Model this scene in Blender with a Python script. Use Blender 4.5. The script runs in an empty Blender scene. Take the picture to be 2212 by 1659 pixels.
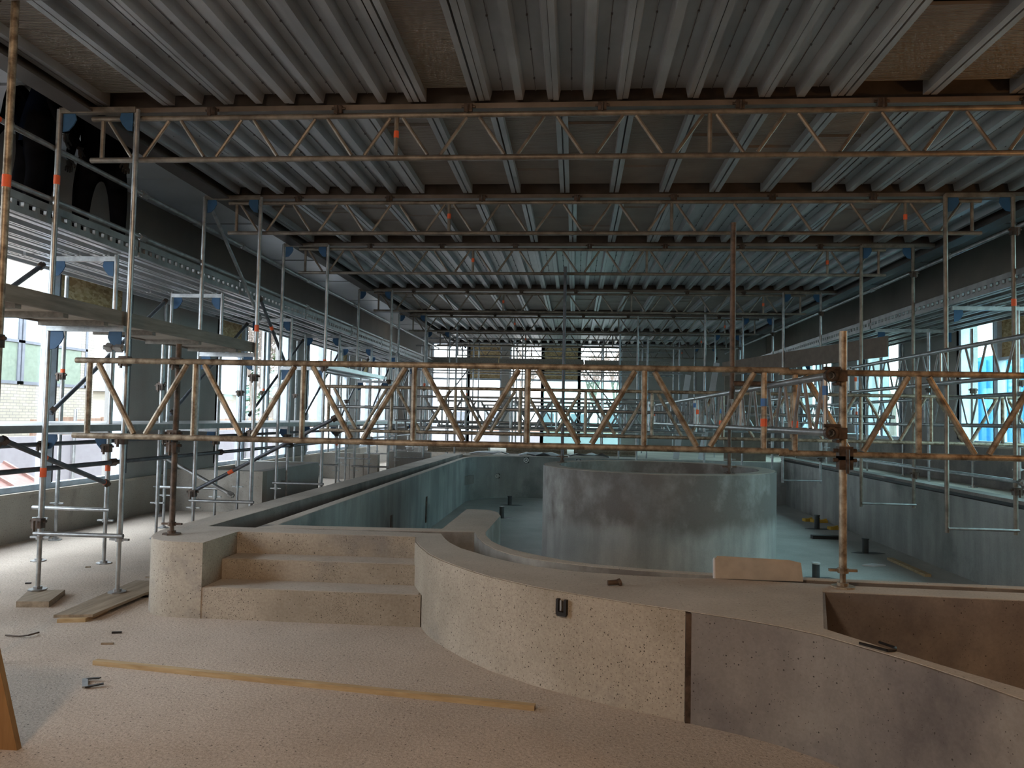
import bpy, math, random
from mathutils import Vector, Matrix
random.seed(7)
S = bpy.context.scene
COL = S.collection
# ------------------------------------------------------------------ camera
FPX = 1650.0
YAW = math.atan((1242 - 1106) / FPX); PITCH = math.atan(73 / FPX); ROLL = 0.02
_F0 = Vector((-math.sin(YAW), math.cos(YAW), 0)); _R0 = Vector((math.cos(YAW), math.sin(YAW), 0)); _Z = Vector((0, 0, 1))
_F = _F0 * math.cos(PITCH) + _Z * math.sin(PITCH)
_U0 = -_F0 * math.sin(PITCH) + _Z * math.cos(PITCH)
_R = _R0 * math.cos(ROLL) + _U0 * math.sin(ROLL)
_U = _U0 * math.cos(ROLL) - _R0 * math.sin(ROLL)
CAM = Vector((0, 0, 1.6))
cd = bpy.data.cameras.new('camera'); cam = bpy.data.objects.new('camera', cd); COL.objects.link(cam)
m = Matrix((_R, _U, -_F)).transposed().to_4x4(); m.translation = CAM
cam.matrix_world = m
cd.sensor_fit = 'HORIZONTAL'; cd.sensor_width = 36.0; cd.lens = 36.0 * FPX / 2212.0
cd.clip_start = 0.05; cd.clip_end = 400
S.camera = cam
# ------------------------------------------------------------------ world, lights, exposure
w = bpy.data.worlds.new('overcast'); S.world = w; w.use_nodes = True
bg = w.node_tree.nodes['Background']; bg.inputs[0].default_value = (0.88, 0.94, 1.0, 1); bg.inputs[1].default_value = 4.5
S.view_settings.view_transform = 'Standard'; S.view_settings.look = 'None'; S.view_settings.gamma = 1.0
S.view_settings.use_curve_mapping = False; S.view_settings.exposure = 1.45
S.cycles.use_denoising = True
S.cycles.max_bounces = 8; S.cycles.diffuse_bounces = 5; S.cycles.transparent_max_bounces = 24
S.cycles.sample_clamp_indirect = 6.0
def point_light(name, loc, power, col, size):
    l = bpy.data.lights.new(name, 'POINT'); l.energy = power; l.color = col; l.shadow_soft_size = size
    o = bpy.data.objects.new(name, l); COL.objects.link(o); o.location = loc; return o
def portal(name, loc, rot, sx, sy):
    l = bpy.data.lights.new(name, 'AREA'); l.shape = 'RECTANGLE'; l.size = sx; l.size_y = sy
    l.cycles.is_portal = True
    o = bpy.data.objects.new(name, l); COL.objects.link(o); o.location = loc; o.rotation_euler = rot; return o
# warm site lamps standing behind the camera and in the side basin on the right
point_light('site_lamp_basin', (3.5, 3.3, 0.75), 2.5, (1.0, 0.5, 0.2), 0.12)
point_light('site_lamp_entrance', (-2.2, -1.2, 3.95), 165, (1.0, 0.72, 0.48), 0.3)
point_light('site_lamp_doorway', (4.9, 4.1, 2.6), 24, (1.0, 0.5, 0.18), 0.15)
PI = math.pi
portal('portal_left', (-6.75, 8.0, 2.3), (0, -PI/2, 0), 3.6, 7.0)
portal('portal_left_far', (-6.75, 20.0, 2.3), (0, -PI/2, 0), 3.6, 14.0)
portal('portal_right', (7.05, 16.0, 2.3), (0, PI/2, 0), 3.6, 22.0)
portal('portal_back', (-1.8, 28.2, 2.4), (-PI/2, 0, 0), 7.6, 4.4)
# ------------------------------------------------------------------ pixel helpers (2212 x 1659 frame): a measured point at a known real plane
def ray(x, y): return _F + _R * ((x - 1106) / FPX) - _U * ((y - 829.5) / FPX)
def onZ(x, y, z): d = ray(x, y); return CAM + d * ((z - CAM.z) / d.z)
def onY(x, y, Y): d = ray(x, y); return CAM + d * (Y / d.y)
def onX(x, y, X): d = ray(x, y); return CAM + d * (X / d.x)
# ------------------------------------------------------------------ materials
def N(nt, t, **kw):
    n = nt.nodes.new(t)
    for k, v in kw.items(): setattr(n, k, v)
    return n
def ramp(nt, fac, stops):
    r = N(nt, 'ShaderNodeValToRGB'); e = r.color_ramp.elements
    while len(e) < len(stops): e.new(0.5)
    for el, (p, c) in zip(e, stops): el.position = p; el.color = (*c, 1) if len(c) == 3 else c
    nt.links.new(fac, r.inputs[0]); return r.outputs[0]
def noise(nt, vec, scale, detail=4, rough=0.55):
    n = N(nt, 'ShaderNodeTexNoise'); n.inputs['Scale'].default_value = scale; n.inputs['Detail'].default_value = detail
    n.inputs['Roughness'].default_value = rough; nt.links.new(vec, n.inputs['Vector']); return n.outputs['Fac']
def mixc(nt, a, b, fac, mode='MIX'):
    n = N(nt, 'ShaderNodeMix', data_type='RGBA', blend_type=mode)
    for s, v in ((n.inputs[0], fac), (n.inputs[6], a), (n.inputs[7], b)):
        if hasattr(v, 'links'): nt.links.new(v, s)
        else: s.default_value = v if isinstance(v, float) else (*v, 1)
    return n.outputs[2]
def newmat(name):
    m = bpy.data.materials.new(name); m.use_nodes = True; nt = m.node_tree; b = nt.nodes['Principled BSDF']
    return m, nt, b
def position(nt, sc=(1, 1, 1), obj=False):
    if obj: src = N(nt, 'ShaderNodeTexCoord').outputs['Object']
    else: src = N(nt, 'ShaderNodeNewGeometry').outputs['Position']
    mp = N(nt, 'ShaderNodeMapping'); mp.inputs['Scale'].default_value = sc; nt.links.new(src, mp.inputs['Vector'])
    return mp.outputs[0]
def bump(nt, b, h, strength, dist):
    n = N(nt, 'ShaderNodeBump'); n.inputs['Strength'].default_value = strength; n.inputs['Distance'].default_value = dist
    nt.links.new(h, n.inputs['Height']); nt.links.new(n.outputs[0], b.inputs['Normal'])
def concrete(name, c1, c2, c3, big=0.9, pits=0.0, streak=0.0, stain=None, zband=None, speck=0.25, rough=0.9, pit_scale=52):
    """mottled concrete: two tones, fine grain, optional blow holes, vertical run marks, dark stains"""
    m, nt, b = newmat(name); p = position(nt)
    col = ramp(nt, noise(nt, p, big, 6, 0.6), [(0.33, c1), (0.52, c2), (0.7, c3)])
    if streak:
        pv = position(nt, (1.5, 1.5, 0.22)); s = noise(nt, pv, 1.6, 5, 0.6)
        sf = ramp(nt, s, [(0.42, (0.45, 0.45, 0.45)), (0.6, (1.12, 1.12, 1.12))])
        col = mixc(nt, col, sf, streak, 'MULTIPLY')
    if stain:
        sc, c, lo, hi = stain
        f = ramp(nt, noise(nt, position(nt, sc), 1.0, 6, 0.62), [(lo, (0, 0, 0)), (hi, (1, 1, 1))])
        if zband:
            g_ = N(nt, 'ShaderNodeNewGeometry'); sx = N(nt, 'ShaderNodeSeparateXYZ'); nt.links.new(g_.outputs['Position'], sx.inputs[0])
            ad = N(nt, 'ShaderNodeMath', operation='MULTIPLY_ADD'); ad.inputs[1].default_value = 0.5; ad.inputs[2].default_value = -0.25
            nt.links.new(noise(nt, position(nt, (1, 1, .3)), 2.2, 4), ad.inputs[0])
            zz = N(nt, 'ShaderNodeMath', operation='ADD'); nt.links.new(sx.outputs[2], zz.inputs[0]); nt.links.new(ad.outputs[0], zz.inputs[1])
            mr = N(nt, 'ShaderNodeMapRange', interpolation_type='SMOOTHSTEP'); nt.links.new(zz.outputs[0], mr.inputs[0]); mr.inputs[1].default_value, mr.inputs[2].default_value = zband
            mm_ = N(nt, 'ShaderNodeMath', operation='MULTIPLY'); nt.links.new(f, mm_.inputs[0]); nt.links.new(mr.outputs[0], mm_.inputs[1]); f = mm_.outputs[0]
        col = mixc(nt, col, c, f)
    g = noise(nt, p, 55, 3, 0.7); gc = ramp(nt, g, [(0.35, (0.72, 0.7, 0.68)), (0.62, (1.1, 1.1, 1.1))])
    col = mixc(nt, col, gc, speck, 'MULTIPLY')
    h = g
    if pits:
        v = N(nt, 'ShaderNodeTexVoronoi'); v.inputs['Scale'].default_value = pit_scale; nt.links.new(p, v.inputs['Vector'])
        sep = N(nt, 'ShaderNodeSeparateColor'); nt.links.new(v.outputs['Color'], sep.inputs[0])
        th = N(nt, 'ShaderNodeMath', operation='GREATER_THAN'); th.inputs[1].default_value = 1 - pits; nt.links.new(sep.outputs[0], th.inputs[0])
        d = N(nt, 'ShaderNodeMath', operation='LESS_THAN'); d.inputs[1].default_value = 0.22; nt.links.new(v.outputs['Distance'], d.inputs[0])
        mu = N(nt, 'ShaderNodeMath', operation='MULTIPLY'); nt.links.new(th.outputs[0], mu.inputs[0]); nt.links.new(d.outputs[0], mu.inputs[1])
        col = mixc(nt, col, tuple(x * 0.3 for x in c1), mu.outputs[0])
        v2 = N(nt, 'ShaderNodeTexVoronoi'); v2.inputs['Scale'].default_value = pit_scale * 2.3; nt.links.new(p, v2.inputs['Vector'])
        s2 = N(nt, 'ShaderNodeSeparateColor'); nt.links.new(v2.outputs['Color'], s2.inputs[0])
        t2 = N(nt, 'ShaderNodeMath', operation='GREATER_THAN'); t2.inputs[1].default_value = 1 - pits * .9; nt.links.new(s2.outputs[1], t2.inputs[0])
        d2 = N(nt, 'ShaderNodeMath', operation='LESS_THAN'); d2.inputs[1].default_value = 0.3; nt.links.new(v2.outputs['Distance'], d2.inputs[0])
        m2 = N(nt, 'ShaderNodeMath', operation='MULTIPLY'); nt.links.new(t2.outputs[0], m2.inputs[0]); nt.links.new(d2.outputs[0], m2.inputs[1])
        col = mixc(nt, col, tuple(x * 0.45 for x in c1), m2.outputs[0])
    nt.links.new(col, b.inputs['Base Color']); b.inputs['Roughness'].default_value = rough
    bump(nt, b, h, 0.25 if speck < 0.7 else 0.7, 0.004 if speck < 0.7 else 0.008)
    return m
def metal(name, c1, c2, metallic=0.8, rough=0.4, scale=6, stretch=(1, 1, 1), bumps=0.0):
    m, nt, b = newmat(name); p = position(nt, stretch)
    f = noise(nt, p, scale, 5, 0.6)
    nt.links.new(ramp(nt, f, [(0.35, c1), (0.65, c2)]), b.inputs['Base Color'])
    b.inputs['Metallic'].default_value = metallic
    r = N(nt, 'ShaderNodeMapRange'); nt.links.new(f, r.inputs[0]); r.inputs[3].default_value = rough - 0.1; r.inputs[4].default_value = rough + 0.12
    nt.links.new(r.outputs[0], b.inputs['Roughness'])
    if bumps: bump(nt, b, f, bumps, 0.003)
    return m
def plain(name, c, rough=0.7, metallic=0.0, var=0.15, scale=8):
    m, nt, b = newmat(name)
    f = noise(nt, position(nt), scale, 4)
    nt.links.new(ramp(nt, f, [(0.3, tuple(x * (1 - var) for x in c)), (0.7, tuple(min(1, x * (1 + var)) for x in c))]), b.inputs['Base Color'])
    b.inputs['Roughness'].default_value = rough; b.inputs['Metallic'].default_value = metallic
    if rough >= 1.0: b.inputs['Specular IOR Level'].default_value = 0.0
    return m
def wood(name, c1, c2, axis=0, rough=0.75):
    m, nt, b = newmat(name); sc = [14, 14, 14]; sc[axis] = 1.2
    f = noise(nt, position(nt, tuple(sc)), 1.6, 6, 0.65)
    nt.links.new(ramp(nt, f, [(0.35, c1), (0.65, c2)]), b.inputs['Base Color']); b.inputs['Roughness'].default_value = rough
    bump(nt, b, f, 0.15, 0.003)
    return m
def osb(name):
    m, nt, b = newmat(name); v = N(nt, 'ShaderNodeTexVoronoi'); v.inputs['Scale'].default_value = 16
    nt.links.new(position(nt, (1, 1, 2.2)), v.inputs['Vector'])
    sep = N(nt, 'ShaderNodeSeparateColor'); nt.links.new(v.outputs['Color'], sep.inputs[0])
    nt.links.new(ramp(nt, sep.outputs[1], [(0.1, (0.36, 0.25, 0.12)), (0.6, (0.5, 0.38, 0.2)), (0.95, (0.6, 0.48, 0.29))]), b.inputs['Base Color'])
    b.inputs['Roughness'].default_value = 0.8; return m
def glass(name, tint, gloss=0.06):
    m = bpy.data.materials.new(name); m.use_nodes = True; nt = m.node_tree; nt.nodes.clear()
    o = N(nt, 'ShaderNodeOutputMaterial'); t = N(nt, 'ShaderNodeBsdfTransparent'); g = N(nt, 'ShaderNodeBsdfGlossy'); x = N(nt, 'ShaderNodeMixShader')
    t.inputs[0].default_value = (*tint, 1); g.inputs['Roughness'].default_value = 0.03; x.inputs[0].default_value = gloss
    nt.links.new(t.outputs[0], x.inputs[1]); nt.links.new(g.outputs[0], x.inputs[2]); nt.links.new(x.outputs[0], o.inputs[0]); return m
def panel_mat(name, c1, c2):
    """fine cross-corrugated acoustic liner sheet"""
    m, nt, b = newmat(name); p = position(nt)
    w_ = N(nt, 'ShaderNodeTexWave', bands_direction='Y'); w_.inputs['Scale'].default_value = 15.0; w_.inputs['Distortion'].default_value = 0.0
    nt.links.new(p, w_.inputs['Vector'])
    col = ramp(nt, noise(nt, p, 1.7, 4), [(0.35, c1), (0.65, c2)])
    nt.links.new(col, b.inputs['Base Color']); b.inputs['Roughness'].default_value = 0.55; b.inputs['Metallic'].default_value = 0.25
    bump(nt, b, w_.outputs['Fac'], 1.0, 0.03); return m
M = {}
M['floor'] = concrete('screed floor', (0.42, 0.355, 0.30), (0.51, 0.435, 0.37), (0.585, 0.505, 0.435), big=0.55, pits=0.14, speck=0.75, rough=0.93, pit_scale=48)
M['pool'] = concrete('pool wall concrete', (0.31, 0.265, 0.215), (0.43, 0.375, 0.31), (0.52, 0.46, 0.395), big=0.8, pits=0.25, speck=0.5, stain=((0.9, 0.9, 1.1), (0.23, 0.21, 0.20), 0.53, 0.66))
M['pooldark'] = concrete('smooth pool concrete', (0.19, 0.17, 0.16), (0.25, 0.225, 0.21), (0.31, 0.28, 0.26), big=1.1, pits=0.06, streak=0.25, speck=0.3, stain=((1.4, 1.4, 1.2), (0.14, 0.125, 0.125), 0.48, 0.66))
M['top'] = concrete('trowelled concrete top', (0.38, 0.33, 0.285), (0.46, 0.405, 0.35), (0.53, 0.47, 0.415), big=1.2, pits=0.05, speck=0.4)
M['basin'] = concrete('basin concrete', (0.26, 0.265, 0.26), (0.34, 0.345, 0.335), (0.43, 0.43, 0.42), big=0.7, streak=0.35, speck=0.25, stain=((0.8, 0.8, 0.8), (0.15, 0.16, 0.16), 0.55, 0.7))
M['basinfloor'] = concrete('basin floor concrete', (0.37, 0.37, 0.355), (0.45, 0.45, 0.435), (0.52, 0.52, 0.50), big=0.8, speck=0.35)
M['tank'] = concrete('tank concrete', (0.33, 0.33, 0.325), (0.40, 0.40, 0.39), (0.47, 0.47, 0.455), big=1.0, streak=0.45, speck=0.2, stain=((1.3, 1.3, 1.1), (0.17, 0.155, 0.145), 0.36, 0.56), zband=(0.15, 0.4))
M['wall'] = concrete('precast wall concrete', (0.26, 0.25, 0.24), (0.33, 0.315, 0.30), (0.40, 0.385, 0.365), big=0.5, speck=0.15, pits=0.03)
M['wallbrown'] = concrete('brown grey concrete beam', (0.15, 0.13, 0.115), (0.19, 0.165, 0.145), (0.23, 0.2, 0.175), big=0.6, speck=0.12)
M['upstand'] = concrete('upstand concrete', (0.30, 0.27, 0.235), (0.38, 0.345, 0.305), (0.44, 0.40, 0.355), big=0.8, pits=0.08, speck=0.3, stain=((1.2, 1.2, 0.8), (0.2, 0.18, 0.16), 0.6, 0.72))
M['galv'] = metal('galvanised tube', (0.26, 0.265, 0.27), (0.44, 0.45, 0.46), 0.7, 0.38, 9)
M['brownsteel'] = metal('dusty brown steel', (0.14, 0.12, 0.10), (0.27, 0.24, 0.205), 0.45, 0.45, 8, bumps=0.1)
M['rust'] = metal('rusty yellowed tube', (0.13, 0.095, 0.065), (0.43, 0.365, 0.28), 0.35, 0.45, 15, bumps=0.15)
M['rustdark'] = metal('dark rusty tube', (0.05, 0.035, 0.028), (0.15, 0.105, 0.08), 0.3, 0.6, 14, bumps=0.15)
M['beam'] = metal('primed roof beam steel', (0.14, 0.115, 0.095), (0.21, 0.175, 0.15), 0.3, 0.5, 3)
M['edgebeam_webshade'] = metal('dark edge beam steel and web shade', (0.07, 0.06, 0.055), (0.11, 0.095, 0.09), 0.3, 0.55, 3)
M['tray'] = metal('galvanised roof tray', (0.33, 0.345, 0.365), (0.47, 0.485, 0.51), 0.5, 0.42, 2.2, (1, 0.5, 1))
M['seam'] = plain('dark tray seam', (0.10, 0.10, 0.11), 0.6)  # dark strips and screw heads along the tray seams
M['panel'] = panel_mat('acoustic liner sheet', (0.31, 0.28, 0.255), (0.40, 0.365, 0.335))
M['gap'] = plain('black foam gap', (0.02, 0.02, 0.02), 0.9)
M['slab'] = plain('dark roof insulation', (0.05, 0.047, 0.045), 0.9)
M['sideceil'] = metal('side aisle ceiling sheet', (0.40, 0.42, 0.44), (0.50, 0.52, 0.54), 0.4, 0.35, 1.0)
M['blue'] = plain('blue gusset paint', (0.02, 0.085, 0.19), 0.6)
M['orange'] = plain('orange tape', (0.80, 0.13, 0.04), 0.6)
M['bluetape'] = plain('blue tape', (0.05, 0.16, 0.40), 0.6)
M['darktube'] = metal('dark brace tube', (0.06, 0.065, 0.08), (0.14, 0.15, 0.17), 0.4, 0.45, 6)
M['coupler'] = metal('forged coupler', (0.05, 0.04, 0.035), (0.14, 0.10, 0.08), 0.5, 0.55, 20)
M['deck'] = metal('steel deck plank', (0.22, 0.22, 0.22), (0.34, 0.34, 0.34), 0.6, 0.45, 5)
M['deckbright'] = metal('aluminium deck plank', (0.5, 0.51, 0.52), (0.64, 0.65, 0.66), 0.7, 0.35, 4)
M['toe'] = wood('toe board', (0.17, 0.15, 0.13), (0.27, 0.245, 0.215), 1)
M['ply'] = plain('plywood underside', (0.42, 0.37, 0.31), 0.8)
M['plank'] = wood('weathered plank', (0.20, 0.155, 0.11), (0.36, 0.29, 0.215), 1)
M['batten'] = wood('new timber batten', (0.38, 0.26, 0.13), (0.54, 0.41, 0.24), 0)
M['brownboard'] = plain('brown shuttering board', (0.16, 0.125, 0.1), 0.8)
M['edgewood'] = wood('orange brown board', (0.24, 0.13, 0.05), (0.34, 0.19, 0.075), 2)  # orange brown is the board's own colour
M['osb'] = osb('strand board')
M['frame'] = plain('pale blue grey window frame', (0.48, 0.56, 0.66), 0.4)
M['framedark'] = plain('dark window gasket', (0.06, 0.065, 0.075), 0.5)
M['glass'] = glass('clear glass', (0.94, 0.97, 0.98))
M['teal'] = glass('turquoise film glass', (0.64, 0.88, 0.86), 0.05)
M['tealdeep'] = glass('blue green film glass', (0.70, 0.89, 0.89), 0.05)
M['black'] = plain('black rubber', (0.015, 0.015, 0.016), 0.6)
M['blackiron'] = plain('black iron', (0.02, 0.018, 0.018), 0.5, 0.3)
M['cloth'] = plain('black work clothes', (0.005, 0.005, 0.006), 1.0, 0, 0.4)
M['navy'] = plain('navy trousers', (0.004, 0.006, 0.012), 1.0, 0, 0.3)
M['glove'] = plain('dark work glove', (0.015, 0.013, 0.012), 0.9)
M['hoard'] = plain('pale lavender hoarding sheet', (0.40, 0.38, 0.42), 0.7, 0, 0.06)
M['skin'] = plain('skin', (0.35, 0.2, 0.14), 0.6)
M['boot'] = plain('black work boot', (0.012, 0.011, 0.010), 0.6)
M['white'] = plain('white sheet', (0.62, 0.62, 0.65), 0.7, 0, 0.06)
M['whitecab'] = plain('white site cabin', (0.78, 0.79, 0.8), 0.5, 0, 0.04)
M['brick'] = None
M['green'] = plain('painted green reflection', (0.15, 0.19, 0.145), 0.7)  # green reflection in the brick building's lower panes, put into the colour
M['winblue'] = plain('painted sky reflection glass', (0.32, 0.38, 0.42), 0.15)  # sky reflected in outdoor panes, put into the base colour
M['slate'] = plain('grey slate', (0.12, 0.13, 0.155), 0.7)
M['redroof'] = plain('faded red sheet', (0.24, 0.12, 0.10), 0.6, 0, 0.25)
M['bark'] = plain('bare branches', (0.16, 0.13, 0.11), 0.9)
M['fir'] = plain('evergreen foliage', (0.06, 0.11, 0.05), 0.9)
M['mud'] = plain('site mud', (0.24, 0.2, 0.16), 0.95)
M['fence'] = wood('brown fence board', (0.20, 0.12, 0.08), (0.32, 0.2, 0.14), 2)
M['bluebox'] = plain('blue container', (0.06, 0.30, 0.62), 0.5)
M['yellow'] = plain('yellow plastic', (0.62, 0.40, 0.06), 0.6)
M['greypipe'] = plain('grey pvc pipe', (0.05, 0.055, 0.06), 0.5)
M['pvcwhite'] = plain('white pvc fitting', (0.65, 0.66, 0.66), 0.5)
def brick_mat():
    m, nt, b = newmat('cream brick')
    t = N(nt, 'ShaderNodeTexBrick'); t.inputs['Scale'].default_value = 1.0; t.inputs['Brick Width'].default_value = 0.22; t.inputs['Row Height'].default_value = 0.075
    t.inputs['Mortar Size'].default_value = 0.008
    t.inputs['Color1'].default_value = (0.34, 0.31, 0.25, 1); t.inputs['Color2'].default_value = (0.28, 0.255, 0.21, 1); t.inputs['Mortar'].default_value = (0.18, 0.17, 0.155, 1)
    pp = N(nt, 'ShaderNodeNewGeometry'); sp = N(nt, 'ShaderNodeSeparateXYZ'); cb = N(nt, 'ShaderNodeCombineXYZ')
    nt.links.new(pp.outputs['Position'], sp.inputs[0]); nt.links.new(sp.outputs[1], cb.inputs[0]); nt.links.new(sp.outputs[2], cb.inputs[1])
    nt.links.new(cb.outputs[0], t.inputs['Vector']); nt.links.new(t.outputs[0], b.inputs['Base Color']); b.inputs['Roughness'].default_value = 0.9; return m
M['brick'] = brick_mat()
# ------------------------------------------------------------------ mesh helpers
class MB:
    def __init__(s): s.v = []; s.f = []
    def add(s, v, f):
        b = len(s.v); s.v += [tuple(x) for x in v]; s.f += [tuple(i + b for i in q) for q in f]; return s
    def box(s, a, b):
        x0, x1 = sorted((a[0], b[0])); y0, y1 = sorted((a[1], b[1])); z0, z1 = sorted((a[2], b[2]))
        return s.add([(x0, y0, z0), (x1, y0, z0), (x1, y1, z0), (x0, y1, z0), (x0, y0, z1), (x1, y0, z1), (x1, y1, z1), (x0, y1, z1)],
                     [(0, 3, 2, 1), (4, 5, 6, 7), (0, 1, 5, 4), (1, 2, 6, 5), (2, 3, 7, 6), (3, 0, 4, 7)])
    def obox(s, c, ax, ay, az):
        """oriented box: centre and three half-axis vectors"""
        c, ax, ay, az = map(Vector, (c, ax, ay, az)); v = []
        for k in (-1, 1):
            for (i, j) in ((-1, -1), (1, -1), (1, 1), (-1, 1)): v.append(c + ax * i + ay * j + az * k)
        return s.add(v, [(0, 3, 2, 1), (4, 5, 6, 7), (0, 1, 5, 4), (1, 2, 6, 5), (2, 3, 7, 6), (3, 0, 4, 7)])
    def bar(s, p, q, wd, ht, up=(0, 0, 1)):
        p, q = Vector(p), Vector(q); d = (q - p); L = d.length; d.normalize(); up = Vector(up)
        if abs(d.dot(up)) > 0.98: up = Vector((1, 0, 0))
        side = d.cross(up).normalized(); u = side.cross(d)
        return s.obox((p + q) / 2, d * (L / 2), side * (wd / 2), u * (ht / 2))
    def tube(s, p, q, r, n=10, r2=None, hollow=False):
        p, q = Vector(p), Vector(q); d = (q - p).normalized(); r2 = r if r2 is None else r2
        a = d.orthogonal().normalized(); b = d.cross(a); v = []
        for c, rr in ((p, r), (q, r2)):
            for i in range(n):
                t = 2 * PI * i / n; v.append(c + (a * math.cos(t) + b * math.sin(t)) * rr)
        f = [(i, (i + 1) % n, n + (i + 1) % n, n + i) for i in range(n)]
        if hollow:
            for c, rr in ((p, r * 0.78), (p + d * 0.05, r * 0.78)):
                for i in range(n):
                    t = 2 * PI * i / n; v.append(c + (a * math.cos(t) + b * math.sin(t)) * rr)
            f += [(i, 2 * n + i, 2 * n + (i + 1) % n, (i + 1) % n) for i in range(n)]
            f += [(2 * n + i, 3 * n + i, 3 * n + (i + 1) % n, 2 * n + (i + 1) % n) for i in range(n)]
            f.append(tuple(3 * n + n - 1 - i for i in range(n)))
        else: f.append(tuple(range(n - 1, -1, -1)))
        f.append(tuple(range(n, 2 * n)))
        return s.add(v, f)
    def prism(s, poly, z0, z1):
        n = len(poly)
        if sum(poly[i][0] * poly[(i + 1) % n][1] - poly[(i + 1) % n][0] * poly[i][1] for i in range(n)) < 0: poly = poly[::-1]
        v = [(x, y, z0) for x, y in poly] + [(x, y, z1) for x, y in poly]
        f = [(i, (i + 1) % n, n + (i + 1) % n, n + i) for i in range(n)] + [tuple(range(n - 1, -1, -1)), tuple(range(n, 2 * n))]
        return s.add(v, f)
    def plate(s, poly3, nrm, t):
        """flat polygon of 3-D points given a thickness along nrm"""
        nrm = Vector(nrm).normalized() * (t / 2); n = len(poly3)
        v = [Vector(p) - nrm for p in poly3] + [Vector(p) + nrm for p in poly3]
        return s.add(v, [(i, (i + 1) % n, n + (i + 1) % n, n + i) for i in range(n)] + [tuple(range(n - 1, -1, -1)), tuple(range(n, 2 * n))])
    def path(s, pts, r, n=8):
        for i in range(len(pts) - 1): s.tube(pts[i], pts[i + 1], r, n)
        return s
    def mesh(s, name, mat, smooth=False, off=(0, 0, 0), angle=40):
        me = bpy.data.meshes.new(name); off = Vector(off)
        me.from_pydata([Vector(x) - off for x in s.v], [], s.f); me.update()
        if mat: me.materials.append(M[mat] if isinstance(mat, str) else mat)
        if smooth:
            me.polygons.foreach_set('use_smooth', [True] * len(me.polygons))
            try: me.set_sharp_from_angle(angle=math.radians(angle))
            except Exception: pass
        return me
_off = {}
def rootoff(o): return _off.get(o.name, Vector((0, 0, 0))) if o else Vector((0, 0, 0))
def build(mb, name, mat, parent=None, smooth=False, angle=40):
    off = rootoff(parent)
    ob = bpy.data.objects.new(name, mb.mesh(name, mat, smooth, off, angle)); COL.objects.link(ob)
    if parent: ob.parent = parent; _off[ob.name] = off
    return ob
def tag(o, label, cat=None, group=None, kind=None):
    if label: o['label'] = label
    if cat: o['category'] = cat
    if group: o['group'] = group
    if kind: o['kind'] = kind
    return o
def thing(name, label, cat, loc=(0, 0, 0), group=None):
    o = bpy.data.objects.new(name, None); COL.objects.link(o); o.location = loc; o.empty_display_size = 0.1
    _off[o.name] = Vector(loc); return tag(o, label, cat, group)
def struct(mb, name, mat, smooth=False, label=None):
    o = build(mb, name, mat, None, smooth); o['kind'] = 'structure'
    if label: o['label'] = label
    return o
def sbase(name, label=None):
    o = bpy.data.objects.new(name, None); COL.objects.link(o); o['kind'] = 'structure'; _off[o.name] = Vector((0, 0, 0))
    if label: o['label'] = label
    return o
def place(me, name, parent, loc=(0, 0, 0), rot=(0, 0, 0), scale=(1, 1, 1)):
    o = bpy.data.objects.new(name, me); COL.objects.link(o); o.parent = parent; o.location = loc; o.rotation_euler = rot; o.scale = scale; return o
def copy_tree(o, loc, label=None, parent=None, rot=None):
    c = o.copy(); COL.objects.link(c)
    if parent: c.parent = parent
    else:
        c.location = loc
        if rot is not None: c.rotation_euler = rot
        if label: c['label'] = label
    for ch in o.children: copy_tree(ch, None, None, c)
    return c
ORD = ['first', 'second', 'third', 'fourth', 'fifth', 'sixth', 'seventh', 'eighth', 'ninth', 'tenth']
# ================================================================== THE SETTING
XL, XR, YB0, YB1 = -6.6, 6.9, -4.0, 28.2
struct(MB().prism([(-6.9, -4.2), (7.2, -4.2), (7.2, 4.95), (0.9, 4.95), (-0.2, 5.2), (-0.8, 5.9), (-1.05, 6.5), (-3.1, 6.5), (-3.1, 28.2), (-6.9, 28.2)], -0.12, 0.0), 'floor', 'floor', label='beige sandy screed floor of the pool hall')
struct(MB().box((-3.1, 20.95, -0.1), (7.2, 28.2, 0.55)), 'floor', 'top', label='raised concrete deck beyond the pool end')
struct(MB().box((5.72, 5.2, -0.1), (7.2, 20.95, 0.60)), 'floor', 'top', label='narrow concrete deck along the right wall')
# ---- left wall: sill upstand, columns, spandrel
wl = sbase('wall_left', 'left concrete wall with low upstand, columns and deep spandrel')
build(MB().box((-6.9, YB0, 0), (XL, YB1, 0.55)), 'upstand', 'upstand', wl)
build(MB().box((-6.9, YB0, 0.55), (XL + 0.03, YB1, 0.585)), 'sill_coping', 'top', wl)
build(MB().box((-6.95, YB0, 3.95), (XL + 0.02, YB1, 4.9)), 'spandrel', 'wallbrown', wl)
LW = [(2.8, 10.8), (13.7, 17.2), (18.5, 22.0), (23.2, 26.4)]
edges = [YB0] + [e for p in LW for e in p] + [YB1]
for a, b_ in zip(edges[0::2], edges[1::2]):
    n = max(1, round((b_ - a) / 1.25)); st = (b_ - a) / n
    for i in range(n):
        build(MB().box((-6.95, a + i * st + 0.006, 0.585), (XL - 0.02, a + (i + 1) * st - 0.006, 3.95)), 'concrete_panel', 'wall', wl)
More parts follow.
